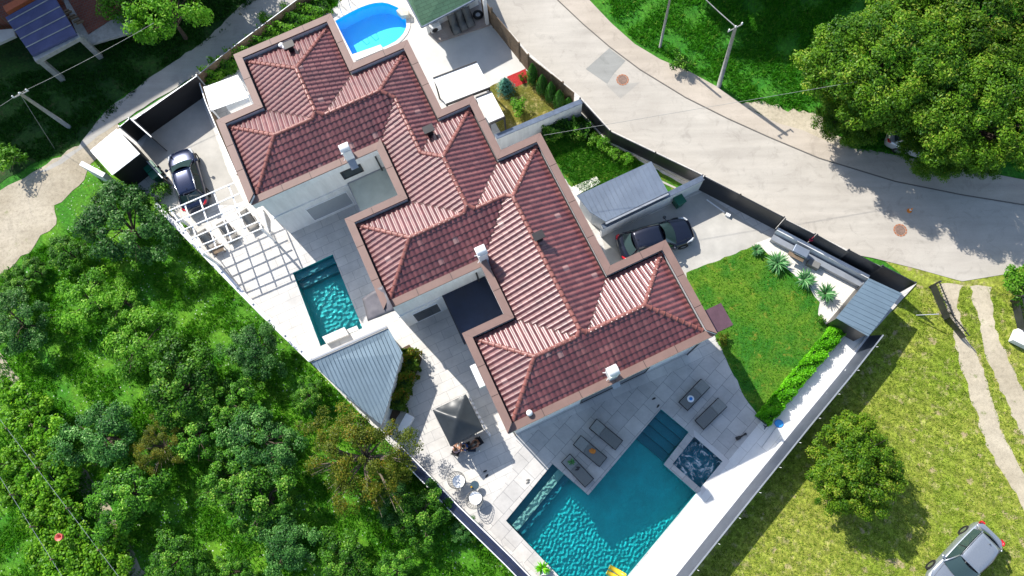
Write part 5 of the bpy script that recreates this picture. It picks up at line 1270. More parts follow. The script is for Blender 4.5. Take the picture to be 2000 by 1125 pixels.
# poles and wires
def pole(base, top, h, label, r=(.15, .10), arm=True):
    b = P(*base, -.06); tp_ = P(*top, h); t = thing('utility_pole', label, 'utility pole', (*b, -.06)); m = MB(); m.tube([(*b, -.1), (*tp_, h)], list(r), 10); m.build('mast', m_pole, t, smooth=True)
    if arm:
        m = MB(); m.tube([(tp_[0] - .45, tp_[1] - .25, h - .15), (tp_[0] + .45, tp_[1] + .25, h - .15)], .04, 6); m.build('crossarm', m_pole, t)
        for s in (-.4, 0, .4): m = MB(); m.lathe((tp_[0] + s, tp_[1] + s * .55, h - .1), [(.04, 0), (.06, .06), (.04, .12), (.05, .16), (0, .18)], 10); m.build('insulator', m_whitem, t, smooth=True)
    return (*tp_, h)
T1 = pole((1404, 168), (1437, 52), 5.35, 'grey concrete utility pole on the verge carrying a wire'); T2 = pole((1289, 92), (1309, -4), 4.9, 'slim grey lamp post further up the verge', (.09, .07), False); T3 = pole((135, 248), (38, 182), 5.0, 'leaning grey utility pole in the dark verge at the lane')
m = MB(); x, y = P(1436, 60, 5.3); m.tube([(x, y, 5.2), (x + .9, y - .25, 5.3)], .03, 6)
def wire(a, b, sag, label, r=.012):
    m = MB(); m.tube([(a[0] + (b[0] - a[0]) * s, a[1] + (b[1] - a[1]) * s, a[2] + (b[2] - a[2]) * s - sag * 4 * s * (1 - s)) for s in np.linspace(0, 1, 14)], r, 5); tag(m.build('overhead_wire', m_pole), label, 'wire')
wire(T1, (*P(1340, -40, 6), 6), .1, 'overhead wire from the utility pole on the verge to the top edge', .035); wire(T3, (*P(300, 45, 5.2), 5.2), .15, 'overhead wire from the leaning pole past the unfinished building'); wire(T3, (*P(-60, 240, 5), 5), .1, 'overhead wire from the leaning pole to the left edge'); wire(T3, (*P(106, 290, 0), -.05), 0, 'guy wire from the leaning pole down to the dark verge')
sd = Vector((-math.cos(R(47)), math.sin(R(47)))) * (6.2 / math.tan(R(41)))
def wsh(px, z=6.2): p = P(*px); return (p[0] + sd.x, p[1] + sd.y, z)
# ------------------------------------------------------------ picket gates at the field
def picket_gate(a, b, h, label, lean=0):
    """gate leaf between two ground positions"""
    A, B_ = Vector(P(*a, -.08)), Vector(P(*b, -.08)); L = (B_ - A).length; t = thing('picket_gate', label, 'gate', (A.x, A.y, -.08), math.atan2(B_.y - A.y, B_.x - A.x)); 
    for z in (.12, h - .12): m = MB(); m.box((L / 2, 0, z), (L, .05, .06)); m.build('rail', m_black, t, world=False)
    n = int(L / .17)
    for i in range(n + 1): m = MB(); m.box((L * i / n, .03, h / 2), (.028, .02, h)); m.build('picket', m_black, t, world=False)
    m = MB(); m.box((0, 0, h / 2), (.1, .1, h + .1)); m.build('post', m_black, t, world=False); m = MB(); m.box((L / 2, -.035, h * .4), (L * .98, .012, h * .5)); m.build('sheet', m_black, t, world=False)
    return t
picket_gate((1815, 561), (1843, 626), 1.35, 'black picket gate leaf hinged open at the left wheel track'); picket_gate((1840, 618), (1876, 662), 1.1, 'short black picket gate leaf slanting towards the wheel track'); picket_gate((1974, 588), (1988, 652), 1.3, 'black picket gate leaf at the right edge beside the second track')
x, y = P(1831, 615, .9); m = MB(); m.tube([(x - .9, y + .15, .2), (x, y, 1.1)], .03, 6); tag(m.build('gate_strut', m_grey), 'grey strut bracing the open picket gate', 'strut')
x, y = P(2003, 662, .5); m = MB(); m.box((x, y, .25), (1.2, .8, .5), R(-30)); tag(m.build('concrete_block', m_white), 'white concrete block at the right edge beside the picket gate', 'block')
# person-sized yellow thing on the road is a child's toy: small hydrant-like cone
x, y = P(1781, 408, .3); t = thing('traffic_cone', 'small orange cone standing at the edge of the tree shadow on the road', 'cone', (x, y, -.055)); m = MB(); m.lathe((0, 0, 0), [(.15, 0), (.15, .03), (.10, .03), (.03, .42), (0, .42)], 14); m.build('cone', m_orange, t, world=False); m = MB(); m.lathe((0, 0, .2), [(.071, 0), (.056, .09)], 14); m.build('band', m_whitem, t, world=False)
# ------------------------------------------------------------ vegetation
RNG = np.random.default_rng(11)
def leaf_mesh(name, C, Nrm, size, rnd, mat, aspect=.5, jitter=.6, fold=.0):
    """C (N,3) centres, Nrm (N,3) preferred normals, size (N,), rnd (N,) colour value"""
    N = len(C); n = Nrm + RNG.normal(0, jitter, (N, 3)); n /= np.linalg.norm(n, axis=1)[:, None] + 1e-9
    t = RNG.normal(0, 1, (N, 3)); t -= n * (t * n).sum(1)[:, None]; t /= np.linalg.norm(t, axis=1)[:, None] + 1e-9
    b = np.cross(n, t); s = size[:, None]
    V = np.stack([C - t * s * .5, C + b * s * .5 * aspect + n * s * .05, C + t * s * .5 - n * s * .10, C - b * s * .5 * aspect + n * s * .05], 1).reshape(-1, 3)
    me = bpy.data.meshes.new(name); me.vertices.add(4 * N); me.vertices.foreach_set('co', V.ravel().astype(np.float32))
    me.loops.add(4 * N); me.loops.foreach_set('vertex_index', np.arange(4 * N, dtype=np.int32))
    me.polygons.add(N); me.polygons.foreach_set('loop_start', np.arange(0, 4 * N, 4, dtype=np.int32)); me.polygons.foreach_set('loop_total', np.full(N, 4, dtype=np.int32))
    me.update(calc_edges=True)
    a = me.attributes.new('rnd', 'FLOAT', 'FACE'); a.data.foreach_set('value', rnd.astype(np.float32)); me.materials.append(mat); return me
def clumped(Rx, H0, H1, nclump, per, cr, seed, flat=.75, hollow=.45, lobes=1.):
    """leaf centres in clumps through an uneven crown of radius Rx between heights H0 and H1"""
    g = np.random.default_rng(seed); cs = []; zc = (H0 + H1) / 2; hz = (H1 - H0) / 2; ph = g.uniform(0, 6.28, 4)
    while len(cs) < nclump:
        d = g.normal(0, 1, 3); d /= np.linalg.norm(d); r = g.uniform(hollow, 1) ** .6
        if d[2] < -.35 and g.random() < .7: continue
        a = math.atan2(d[1], d[0]); k = 1 + lobes * (.20 * math.sin(2 * a + ph[0]) + .17 * math.sin(3 * a + ph[1]) + .13 * math.sin(5 * a + ph[2]))
        c = np.array([d[0] * Rx * k * r, d[1] * Rx * k * r, zc + d[2] * hz * r]); cs.append((c, d, g.uniform(.65, 1.25)))
    C, Nn, rd = [], [], []
    for c, d, q in cs:
        m = int(per * q * g.uniform(.7, 1.3)); o = g.normal(0, 1, (m, 3)); o /= np.linalg.norm(o, axis=1)[:, None]; o *= (g.uniform(0, 1, (m, 1)) ** .45) * cr * q
        o[:, 2] *= flat; C.append(c + o); nn = o / (cr * q) + np.array([0, 0, .9]) + d * .4; Nn.append(nn)
        base = g.uniform(.15, .75); rd.append(np.clip(base + g.normal(0, .20, m), 0, 1))
    return np.concatenate(C), np.concatenate(Nn), np.concatenate(rd), [c for c, d, q in cs]
def trunk_mesh(name, H0, cs, r0, seed, mat=None, nl=9, show=.0):
    g = random.Random(seed); m = MB(); top = (g.uniform(-.2, .2), g.uniform(-.2, .2), H0 + .5)
    m.tube([(0, 0, -.15), (g.uniform(-.08, .08), g.uniform(-.08, .08), H0 * .5), top], [r0 * 1.25, r0, r0 * .8], 8)
    cc = sorted(cs, key=lambda c: g.random())[:nl]
    for c in cc:
        mid = (c[0] * .45 + g.uniform(-.2, .2), c[1] * .45 + g.uniform(-.2, .2), top[2] + (c[2] - top[2]) * .45 + g.uniform(0, .2)); s = tuple(top[k] * .8 + (0, 0, H0 * .15)[k] * .2 for k in range(3))
        m.tube([s, mid, (c[0], c[1], c[2])], [r0 * .55, r0 * .33, r0 * .12], 6)
        for _ in range(2):
            e = (c[0] + g.uniform(-.7, .7), c[1] + g.uniform(-.7, .7), c[2] + g.uniform(.1, .5)); m.tube([mid, tuple((mid[k] + e[k]) / 2 for k in range(3)), e], [r0 * .22, r0 * .14, r0 * .05], 5)
    me = bpy.data.meshes.new(name); me.from_pydata(m.v, [], m.f); me.materials.append(mat or m_trunk); return me
L_blue = leaf('bluish_leaf', (.012, .065, .014), (.08, .235, .038), (.28, .47, .15), .20, .45)
L_green = leaf('green_leaf', (.010, .06, .006), (.09, .27, .014), (.31, .50, .07), .22)
L_light = leaf('light_leaf', (.04, .15, .01), (.14, .36, .02), (.28, .48, .06), .35)
L_olive = leaf('olive_leaf', (.035, .065, .006), (.15, .19, .012), (.30, .20, .02), .3)
L_walnut = leaf('walnut_leaf', (.018, .075, .005), (.11, .23, .010), (.27, .33, .04), .28)
L_round = leaf('round_leaf', (.04, .13, .006), (.17, .30, .014), (.36, .38, .05), .3)
L_vine = leaf('vine_leaf', (.045, .17, .008), (.17, .38, .014), (.30, .46, .05), .35)
L_hedge = leaf('hedge_leaf', (.07, .30, .006), (.18, .58, .012), (.30, .70, .04), .35)
L_dark = leaf('thuja_leaf', (.010, .05, .008), (.035, .13, .012), None, .15)
L_spruce = leaf('spruce_needle', (.03, .13, .10), (.10, .30, .22), (.2, .42, .33), .1)
L_red = leaf('mixed_leaf', (.03, .09, .006), (.13, .20, .01), (.30, .14, .02), .3)
L_yucca = leaf('yucca_leaf', (.04, .15, .04), (.10, .28, .09), (.25, .42, .2), .15)
KINDS = {}
def kind(nm, mat, Rx, H0, H1, ncl, per, cr, sz, seeds, r0=.12, nl=9, asp=.5, hollow=.45, bark=None, flat=.75):
    L = []
    for sd in seeds:
        C, Nn, rd, cs = clumped(Rx, H0, H1, ncl, per, cr, sd, flat, hollow, .35 if nm == 'round' else .6 if nm == 'walnut' else 1.); s = RNG.uniform(.7, 1.3, len(C)) * sz
        L.append((leaf_mesh('crown', C, Nn, s, rd, mat, asp), trunk_mesh('trunk', H0, cs, r0, sd, bark, nl)))
    KINDS[nm] = (L, Rx, (H0 + H1) / 2)
kind('blue', L_blue, 2.5, 1.1, 4.2, 66, 190, .50, .155, (1, 2, 3), asp=.55)
kind('green', L_green, 2.3, 1.0, 3.8, 56, 190, .47, .165, (4, 5, 6), asp=.55)
kind('light', L_light, 2.0, 1.0, 3.4, 36, 150, .55, .18, (7, 8))
kind('olive', L_olive, 3.0, 1.4, 5.4, 150, 150, .42, .12, (9,), .16, 26, .45, .35, M('pale_bark', (.16, .13, .10), .9, .3, 8, .4, 20))
kind('walnut', L_walnut, 5.0, 2.6, 8.2, 330, 240, .66, .19, (12, 13), .28, 18, .45)
kind('round', L_round, 2.9, .7, 4.3, 270, 190, .36, .12, (15,), .14, 8, .6, .3)
kind('vine', L_vine, 1.25, .9, 2.1, 22, 90, .42, .17, (20, 21, 22), .05, 5, .85, .2)
kind('bush', L_green, .6, .1, 1.0, 14, 70, .26, .11, (30, 31), .03, 3, .5, .1)
kind('bushlight', L_light, .6, .1, 1.0, 14, 70, .26, .12, (32, 33), .03, 3, .5, .1)
kind('bushmix', L_red, .6, .1, 1.0, 14, 80, .27, .12, (34, 35), .03, 3, .5, .1)
_cnt = {}
def plant(k, px, rpx, label, name='fruit_tree', cat='tree', group=None, rot=None, zb=-.1, hs=1.):
    L, Rx, zc = KINDS[k]; i = _cnt.get(k, 0); _cnt[k] = i + 1; cm, tm = L[i % len(L)]
    scale = 1.; 
    for _ in range(3):
        x, y = P(*px, zc * scale * hs); x2, y2 = P(px[0] + rpx, px[1], zc * scale * hs); scale = math.hypot(x2 - x, y2 - y) / Rx
    t = thing(name, label, cat, (x, y, zb), RNG.uniform(0, 6.28) if rot is None else rot, group); t.scale = (scale, scale, scale * hs)
    for nm, me in (('crown', cm), ('trunk', tm)): o = bpy.data.objects.new(nm, me); COL.objects.link(o); o.parent = t
    return t
G = 'fruit trees in the orchard'
for k, px, r, lab in (
    ('blue', (236, 436), 92, 'dense dark bluish tree beside the pergola at the garden wall'),
    ('green', (128, 492), 42, 'small round tree at the edge of the dirt track'),
    ('green', (60, 525), 30, 'smallest bushy tree between the dirt track and the left edge'),
    ('green', (30, 556), 34, 'dark little tree at the left edge below the dirt track'),
    ('blue', (34, 628), 62, 'bluish tree touching the left edge above the narrow path'),
    ('light', (163, 585), 56, 'light green open tree in the middle of the upper orchard'),
    ('light', (236, 590), 42, 'pale young tree between the light green tree and the dark shade'),
    ('light', (272, 668), 66, 'pale grey green tree with a shadow falling on the wall side meadow'),
    ('blue', (494, 684), 62, 'bluish tree close to the garden wall, facing the glittering pool'),
    ('green', (352, 752), 84, 'broad green tree in the centre of the orchard'),
    ('green', (440, 790), 60, 'green tree between the broad tree and the olive brown tree'),
    ('blue', (192, 852), 76, 'bluish grey tree below the flowery clearing'),
    ('green', (378, 846), 60, 'green tree with dark shade at its feet in the lower orchard'),
    ('olive', (308, 872), 60, 'dull olive tree squeezed between two green trees'),
    ('green', (246, 968), 74, 'green tree over the lower end of the narrow path'),
    ('blue', (505, 862), 74, 'bluish green tree left of the olive brown tree'),
    ('green', (448, 930), 66, 'green tree near the pink flowered clearing'),
    ('green', (512, 975), 76, 'large green tree below the bluish one in the lower middle'),
    ('blue', (560, 1062), 66, 'bluish tree next to the sunny meadow at the bottom'),
    ('green', (342, 1096), 62, 'green tree cut by the bottom edge left of the clearing'),
    ('green', (455, 1120), 40, 'small tree at the bottom edge below the clearing'),
    ('olive', (702, 892), 112, 'olive brown tree with bare twigs reaching over the garden shed'),
    ('green', (822, 1008), 62, 'green tree in the shade of the navy clad wall'),
    ('blue', (760, 975), 44, 'dark bluish tree below the olive brown tree'),
    ('green', (668, 1100), 58, 'pale green tree at the bottom edge beside the meadow'),
    ('green', (770, 1115), 44, 'small green tree at the bottom edge nearest the navy clad wall'),
    ('blue', (905, 1035), 26, 'shrubby little tree against the navy clad wall'),
    ('green', (600, 770), 36, 'dark low tree under the corner of the garden shed')):
    plant(k, px, r * .93, lab, group=G, hs=.82)
plant('round', (1672, 916), 98, 'round yellow green tree standing alone on the mown field', 'round_tree', 'tree')
plant('walnut', (1752, 118), 160, 'big walnut tree at the left of the group, over the verge', 'walnut_tree', 'tree', 'walnut trees at the road bend', .4)
plant('walnut', (1905, 205), 150, 'walnut tree whose crown overhangs the road', 'walnut_tree', 'tree', 'walnut trees at the road bend', 2.2)
plant('walnut', (1925, 20), 165, 'walnut tree in the upper right corner of the group', 'walnut_tree', 'tree', 'walnut trees at the road bend', 4.)
plant('walnut', (1862, 275), 92, 'lowest walnut tree, leaning over the kerb and the white car', 'walnut_tree', 'tree', 'walnut trees at the road bend', 5., hs=.8)
plant('walnut', (1690, 205), 90, 'small walnut tree at the sandy verge below the big crown', 'walnut_tree', 'tree', 'walnut trees at the road bend', 3.3, hs=.8)
plant('walnut', (1410, -215), 140, 'walnut tree beyond the top edge shading the bank', 'walnut_tree', 'tree', 'walnut trees at the road bend', 1., hs=1.1)
plant('walnut', (1560, -150), 110, 'second walnut tree beyond the top edge beside the big group', 'walnut_tree', 'tree', 'walnut trees at the road bend', 3.)
plant('light', (320, 22), 66, 'bright green tree in the shaded verge beside the unfinished building', 'young_tree', 'tree', hs=1.25)
plant('light', (250, -20), 60, 'bright tree at the top edge behind the brick floor', 'young_tree', 'tree')
plant('green', (385, -75), 80, 'tree beyond the top edge whose shade dapples the lane', 'young_tree', 'tree', hs=1.0)
plant('bushlight', (1990, 560), 34, 'bright shrub at the right edge by the road', 'shrub', 'shrub')
plant('bushlight', (1985, 535), 24, 'small bright shrub above the one at the right edge', 'shrub', 'shrub')
# vines in the lower left corner
GV = 'grape vines on wires'; n = 0
rows = [((10, 765), (250, 1130)), ((-20, 830), (180, 1130)), ((20, 905), (190, 1160))]
q = [(28, 772), (62, 800), (92, 838), (30, 835), (58, 868), (92, 900), (26, 900), (120, 935), (60, 935), (92, 965), (30, 965), (130, 1000), (66, 1005), (96, 1045), (150, 1050), (128, 1085), (190, 1090), (80, 1092), (165, 1120), (215, 1060), (225, 1110), (110, 1120)]
lb = ['at the upper end of the rows', 'beside the bend of the narrow path', 'at the left edge', 'below the bluish grey tree', 'in the middle of the rows', 'where the red pot shows through', 'at the bottom edge']
for k, p in enumerate(q):
    plant('vine', p, 36, 'bushy yellow green grape vine in the wire trained rows', 'grape_vine', 'vine', GV)
for a, b in (((0, 770), (290, 1150)), ((-10, 850), (180, 1150))):
    t = thing('vine_trellis', 'wire trellis carrying the grape vines, ' + ('upper row' if a[1] < 800 else 'lower row'), 'trellis', (*P(*a), -.08))
    A, B_ = Vector(P(*a)), Vector(P(*b))
    for i in range(6): c = A.lerp(B_, i / 5); m = MB(); m.tube([(c.x, c.y, -.08), (c.x, c.y, 2.0)], .05, 6); m.build('post', m_wood, t)
    for z in (1.2, 1.9): m = MB(); m.tube([(*A, z), (*B_, z)], .012, 4); m.build('wire', m_grey, t)
x, y = P(137, 1047, 1.2); m = MB(); m.lathe((x, y, 2.0), [(.16, 0), (.22, .3), (.2, .3), (0, .06)], 12); tag(m.build('plant_pot', M('coral_plastic', (.6, .12, .09), .5, .1), smooth=True), 'coral red pot among the grape vines', 'pot')
# hedges
def hedge(name, px, w_, z0, z1, mat, label, dens, sz, group=None, seed=5, cat='hedge', wob_=.1, nseg=26):
    g = np.random.default_rng(seed); pts = [np.array(P(*a, z1 * .5)) for a in px]; C, Nn, rd = [], [], []
    for a, b in zip(pts, pts[1:]):
        L = np.linalg.norm(b - a); N = int(L * dens); s = g.uniform(0, 1, N); d = (b - a) / L; n = np.array([-d[1], d[0]])
        u = g.uniform(-1, 1, N); z = g.uniform(0, 1, N); face = g.random(N)
        bump = wob_ * np.sin(s * L * 5.1 + u * 3) + wob_ * .7 * np.sin(s * L * 11.3 + z * 4)
        top = face < .5; uu = np.where(top, u, np.sign(u)) * (w_ / 2 + bump * .6); zz = np.where(top, z1 + bump - .12 * u ** 2 + g.uniform(-.06, .04, N), z0 + (z1 - z0) * z)
        xy = a + d * (s * L)[:, None] + n * uu[:, None]; C.append(np.column_stack([xy, zz])); Nn.append(np.where(top[:, None], np.array([0, 0, 1.]), np.column_stack([n[0] * np.sign(u), n[1] * np.sign(u), np.full(N, .5)])))
        rd.append(np.clip(.45 + .3 * np.sin(s * L * 3.3 + u * 2) + g.normal(0, .18, N), 0, 1))
    C, Nn, rd = map(np.concatenate, (C, Nn, rd)); o_ = Vector((*P(*px[0]), 0)); t = thing(name, label, cat, tuple(o_), 0, group)
    C = C - np.array(o_); me = leaf_mesh('foliage', C, Nn, g.uniform(.7, 1.3, len(C)) * sz, rd, mat, .55, .5); o = bpy.data.objects.new('foliage', me); COL.objects.link(o); o.parent = t
    m = MB(); 
    for a, b in zip(pts, pts[1:]):
        k = max(2, int(np.linalg.norm(b - a) / .5))
        for i in range(k): c = a + (b - a) * (i + .5) / k; m.tube([(*c, z0 - .1), (*(c + g.uniform(-.1, .1, 2)), z1 * .8)], [.03, .015], 5)
    m.build('stems', m_trunk, t)
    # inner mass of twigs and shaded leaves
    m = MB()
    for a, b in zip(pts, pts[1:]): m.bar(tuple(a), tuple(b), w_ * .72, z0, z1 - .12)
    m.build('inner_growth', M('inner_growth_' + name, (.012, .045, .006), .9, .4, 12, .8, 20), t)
    return t
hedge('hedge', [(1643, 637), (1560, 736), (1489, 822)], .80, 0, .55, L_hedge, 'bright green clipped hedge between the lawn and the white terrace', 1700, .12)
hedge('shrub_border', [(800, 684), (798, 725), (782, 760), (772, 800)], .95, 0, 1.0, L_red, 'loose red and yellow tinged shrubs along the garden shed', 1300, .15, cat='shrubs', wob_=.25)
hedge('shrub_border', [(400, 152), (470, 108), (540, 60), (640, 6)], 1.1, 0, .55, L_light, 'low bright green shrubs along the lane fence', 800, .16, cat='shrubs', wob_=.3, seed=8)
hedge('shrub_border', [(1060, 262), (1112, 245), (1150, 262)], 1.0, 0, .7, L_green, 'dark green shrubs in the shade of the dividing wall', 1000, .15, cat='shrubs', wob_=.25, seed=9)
hedge('ivy', [(245, 362), (300, 400), (330, 424)], .5, 0, .6, L_light, 'leafy growth spilling over the end of the garden wall', 500, .14, cat='shrubs', wob_=.3, seed=10)
for px, r, k, lab in (((1162, 270), 14, 'bushlight', 'pale leafy shrub nearest the dividing wall in the green garden'), ((1180, 285), 16, 'bushlight', 'pale leafy shrub second from the dividing wall'), ((1200, 300), 15, 'bushlight', 'pale leafy shrub in the middle by the street fence'), ((1222, 310), 14, 'bushlight', 'pale leafy shrub nearest the grey lean-to roof'), ((1012, 205), 18, 'bushlight', 'round bright green bush on the dry lawn'), ((1018, 152), 8, 'bushmix', 'small yellowish plant in the red mulch'), ((1410, 664), 13, 'bushmix', 'reddish shrub at the house corner below the plum canopy'), ((1602, 624), 10, 'bush', 'small dark plant at the edge of the gravel bed'), ((360, 440), 9, 'bushlight', 'bright bush under the pergola at the white wall'), ((312, 372), 20, 'bush', 'dark round bush beside the navy hatchback'), ((1330, 120), 20, 'bush', 'grassy bush on the bank beside the lamp post'), ((196, 385), 14, 'bushlight', 'bright weed bush beside the white wall stub'), ((222, 366), 16, 'bushlight', 'bright weed bush against the black walled shed'), ((18, 310), 30, 'bushlight', 'sunlit bush at the left edge above the dirt track'), ((522, 36), 16, 'bushlight', 'pale flowering bush beside the lane fence'), ((560, 20), 14, 'bushlight', 'bright bush in the bank near the blue pool')):
    plant(k, px, r, lab, 'shrub', 'shrub', zb=0 if k != 'bush' else -.02)
# thujas
def cone_tree(name, px, h, r, mat, label, cat, group=None, sz=.07, n=2600, seed=1, tip=.15, tiers=0):
    g = np.random.default_rng(seed); s = g.uniform(0, 1, n) ** .8; a = g.uniform(0, 6.283, n)
    rr_ = r * (np.sin(np.clip(1 - s, 0, 1) * math.pi * .62 + .1)) * (1 + .10 * np.sin(a * 5 + s * 9)) if not tiers else r * (1 - s) * (1 + .28 * np.sin(s * tiers * 6.283)) * (1 + .12 * np.sin(a * 7))
    rr_ = rr_ * g.uniform(.72, 1.05, n); C = np.column_stack([rr_ * np.cos(a), rr_ * np.sin(a), .1 + s * h]); Nn = np.column_stack([np.cos(a), np.sin(a), np.full(n, .8)])
    x, y = P(*px, h * .55); t = thing(name, label, cat, (x, y, 0), 0, group); me = leaf_mesh('foliage', C, Nn, g.uniform(.7, 1.4, n) * sz, np.clip(.4 + .25 * s + g.normal(0, .2, n), 0, 1), mat, .5, .45); o = bpy.data.objects.new('foliage', me); COL.objects.link(o); o.parent = t
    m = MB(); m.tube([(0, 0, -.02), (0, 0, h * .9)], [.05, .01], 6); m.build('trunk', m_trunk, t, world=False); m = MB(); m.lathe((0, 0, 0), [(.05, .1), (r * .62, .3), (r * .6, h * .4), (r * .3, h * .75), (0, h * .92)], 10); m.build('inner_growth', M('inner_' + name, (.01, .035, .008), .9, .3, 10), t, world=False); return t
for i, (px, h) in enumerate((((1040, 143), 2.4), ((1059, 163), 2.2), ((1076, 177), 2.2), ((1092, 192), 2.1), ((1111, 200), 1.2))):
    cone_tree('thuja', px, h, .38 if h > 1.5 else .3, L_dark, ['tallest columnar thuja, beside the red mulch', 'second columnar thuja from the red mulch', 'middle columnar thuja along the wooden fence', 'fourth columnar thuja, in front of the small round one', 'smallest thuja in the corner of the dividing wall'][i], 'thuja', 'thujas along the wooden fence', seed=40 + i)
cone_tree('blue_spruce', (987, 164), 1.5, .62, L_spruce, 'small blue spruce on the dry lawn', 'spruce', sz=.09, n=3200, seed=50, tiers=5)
# yuccas and palms
def yucca(px, r, label, name='yucca', cat='yucca', n=70, group=None, z0=0, h=.5, w_=.05, mat=None):
    x, y = P(*px, z0 + .3); t = thing(name, label, cat, (x, y, z0), 0, group); m = MB(); g = random.Random(n + int(px[0])); rn = []
    for i in range(n):
        a = g.uniform(0, 6.283); el = g.uniform(.05, 1.35); L = r * g.uniform(.8, 1.1); c, s_ = math.cos(a), math.sin(a); b = len(m.v); nx, ny = -s_ * w_, c * w_
        z = h * .5 * g.uniform(.3, 1); p1 = (c * L * .5 * math.cos(el * .7), s_ * L * .5 * math.cos(el * .7), z + L * .5 * math.sin(el)); p2 = (c * L * math.cos(el * .6), s_ * L * math.cos(el * .6), z + L * math.sin(el) * .75 - .08 * L)
        m.v += [(nx * .6, ny * .6, z), (-nx * .6, -ny * .6, z), (p1[0] - nx, p1[1] - ny, p1[2]), (p1[0] + nx, p1[1] + ny, p1[2]), p2]; m.f += [(b, b + 1, b + 2, b + 3), (b + 3, b + 2, b + 4)]; m.m += [0, 0]; v = g.random(); rn += [v, v]
    o = m.build('leaves', mat or L_yucca, t, world=False); at = o.data.attributes.new('rnd', 'FLOAT', 'FACE'); at.data.foreach_set('value', rn)
    m = MB(); m.tube([(0, 0, -.02), (0, 0, h * .55)], [.09, .06], 7); m.build('trunk', m_trunk, t, world=False); return t
for px, r, lab in (((1479, 488), .45, 'small yucca at the tip of the gravel bed'), ((1519, 513), .85, 'largest yucca, next to the barbecue side of the lawn'), ((1572, 545), .8, 'middle yucca in front of the woven box'), ((1614, 573), .75, 'yucca nearest the corner shed')): yucca(px, r, lab, group='yuccas along the gravel bed')
yucca((1116, 902), .26, 'small green plant in a pot at the head of a lounger', 'potted_plant', 'plant', 40, None, .36, .3, .03)
yucca((1060, 1110), .48, 'bright green palm like plant in the bottom corner of the white terrace', 'palm_plant', 'plant', 46, None, .1, .4, .05, L_hedge)
t = thing('plant_pot', 'white square planter under the palm like plant at the bottom', 'planter', (*P(1062, 1114), .0)); m = MB(); m.frustum([(-.18, -.18), (.18, -.18), (.18, .18), (-.18, .18)], [(-.22, -.22), (.22, -.22), (.22, .22), (-.22, .22)], 0, .3); m.build('pot', m_white, t, world=False)
# ------------------------------------------------------------ ground cover
def tufts(name, poly, n, mat, hgt, wd, seed, z=-.08, clump=.0, holes=()):
    g = np.random.default_rng(seed); q = np.array(PL(poly)); lo, hi = q.min(0), q.max(0)
    p = g.uniform(lo, hi, (int(n * 2.2), 2))
    def ins(p, poly):
        c = np.zeros(len(p), bool); j = len(poly) - 1
        for i in range(len(poly)):
            a, b = poly[i], poly[j]
            if a[1] != b[1]: c ^= ((a[1] > p[:, 1]) != (b[1] > p[:, 1])) & (p[:, 0] < (b[0] - a[0]) * (p[:, 1] - a[1]) / (b[1] - a[1]) + a[0])
            j = i
        return c
    p = p[ins(p, q)]
    for h in holes: p = p[~ins(p, np.array(PL(h)))]
    if clump:
        f = np.sin(p[:, 0] * 1.7 + 2 * np.sin(p[:, 1] * .9)) + np.sin(p[:, 1] * 2.1 + 1.5 * np.sin(p[:, 0] * 1.3)) + g.normal(0, .7, len(p)); p = p[f > clump]
    p = p[:n]; N = len(p); K = 4; P3 = np.repeat(np.column_stack([p, np.full(N, z)]), K, 0); M_ = N * K
    a = g.uniform(0, 6.283, M_); sz = np.repeat(g.uniform(.5, 1.5, N), K); P3[:, :2] += g.normal(0, wd, (M_, 2))
    d = np.column_stack([np.cos(a), np.sin(a), np.zeros(M_)]); lean = g.normal(0, .6, (M_, 2)) * hgt
    b = P3 - d * (wd * sz)[:, None] * .5; c = P3 + d * (wd * sz)[:, None] * .5; t_ = P3 + np.column_stack([lean, hgt * sz * g.uniform(.6, 1.2, M_)])
    V = np.stack([b, c, t_], 1).reshape(-1, 3); me = bpy.data.meshes.new(name); me.vertices.add(3 * M_); me.vertices.foreach_set('co', V.ravel().astype(np.float32)); me.loops.add(3 * M_); me.loops.foreach_set('vertex_index', np.arange(3 * M_, dtype=np.int32))
    me.polygons.add(M_); me.polygons.foreach_set('loop_start', np.arange(0, 3 * M_, 3, dtype=np.int32)); me.polygons.foreach_set('loop_total', np.full(M_, 3, dtype=np.int32)); me.update(calc_edges=True)
    at = me.attributes.new('rnd', 'FLOAT', 'FACE'); at.data.foreach_set('value', np.repeat(np.clip(g.normal(.45, .25, N), 0, 1), K).astype(np.float32)); me.materials.append(mat)
    o = bpy.data.objects.new(name, me); COL.objects.link(o); return tag(o, kind='stuff')
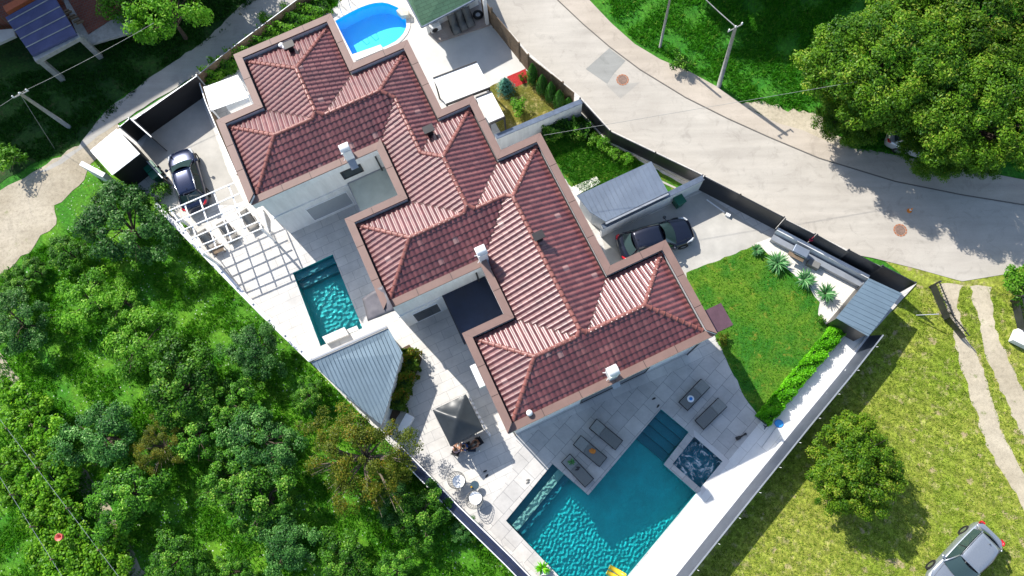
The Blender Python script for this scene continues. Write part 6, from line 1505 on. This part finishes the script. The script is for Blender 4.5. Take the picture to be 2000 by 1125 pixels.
G_or = leaf('grass_blades', (.03, .16, .006), (.10, .32, .012), (.22, .38, .05), .3, .6); G_fi = leaf('dry_grass_blades', (.10, .19, .014), (.24, .31, .035), (.45, .40, .15), .3, .7); G_bk = leaf('bank_blades', (.02, .13, .006), (.07, .28, .012), (.2, .34, .05), .3, .6); G_dk = leaf('verge_blades', (.010, .05, .006), (.025, .10, .01), None, .2, .6)
tufts('meadow_grass', [(-40, 560), (110, 460), (230, 370), (300, 410), (600, 712), (785, 880), (1050, 1150), (-40, 1160)], 42000, G_or, .16, .055, 61, clump=-.5)
tufts('field_grass', [(1790, 560), (1850, 560), (2040, 560), (2040, 1160), (1340, 1160), (1700, 670)], 24000, G_fi, .05, .04, 62, clump=-9., holes=[[(1835, 552), (1880, 556), (1872, 600), (1890, 660), (1925, 720), (1930, 760), (1960, 850), (2010, 940), (2060, 1050), (2030, 1050), (1985, 965), (1945, 905), (1915, 830), (1890, 750), (1872, 690), (1856, 620)], [(1895, 556), (1935, 560), (1945, 640), (1980, 720), (2020, 800), (2090, 930), (2060, 930), (1990, 835), (1950, 750), (1925, 690), (1912, 620)]])
tufts('bank_grass', [(1158, -10), (1240, 78), (1345, 130), (1402, 162), (1448, 196), (1540, 208), (1600, 222), (1660, 290), (1850, 318), (2040, 345), (2040, -20)], 26000, G_bk, .16, .06, 63, clump=-.6)
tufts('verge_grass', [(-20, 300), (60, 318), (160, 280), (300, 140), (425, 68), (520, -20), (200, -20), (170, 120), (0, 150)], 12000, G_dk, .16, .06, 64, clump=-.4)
tufts('lawn_grass', [(1345, 534), (1480, 480), (1580, 562), (1597, 615), (1622, 650), (1482, 808), (1400, 668)], 5000, G_or, .05, .03, 65, z=.014)
tufts('garden_grass', [(1045, 264), (1133, 226), (1247, 314), (1300, 395), (1150, 400)], 7000, G_bk, .10, .05, 66, z=.014)
tufts('planting_cover', [(390, 152), (640, -10), (660, 10), (455, 106), (462, 140), (402, 168)], 6000, G_bk, .14, .06, 67, z=.012)
# wires whose shade crosses the driveway and the road
m = MB(); a, b = wsh((1215, 495)), wsh((1770, 400)); m.tube([a, b], .010, 5); tag(m.build('overhead_wire', m_pole), 'thin overhead wire crossing above the driveway and the road', 'wire')
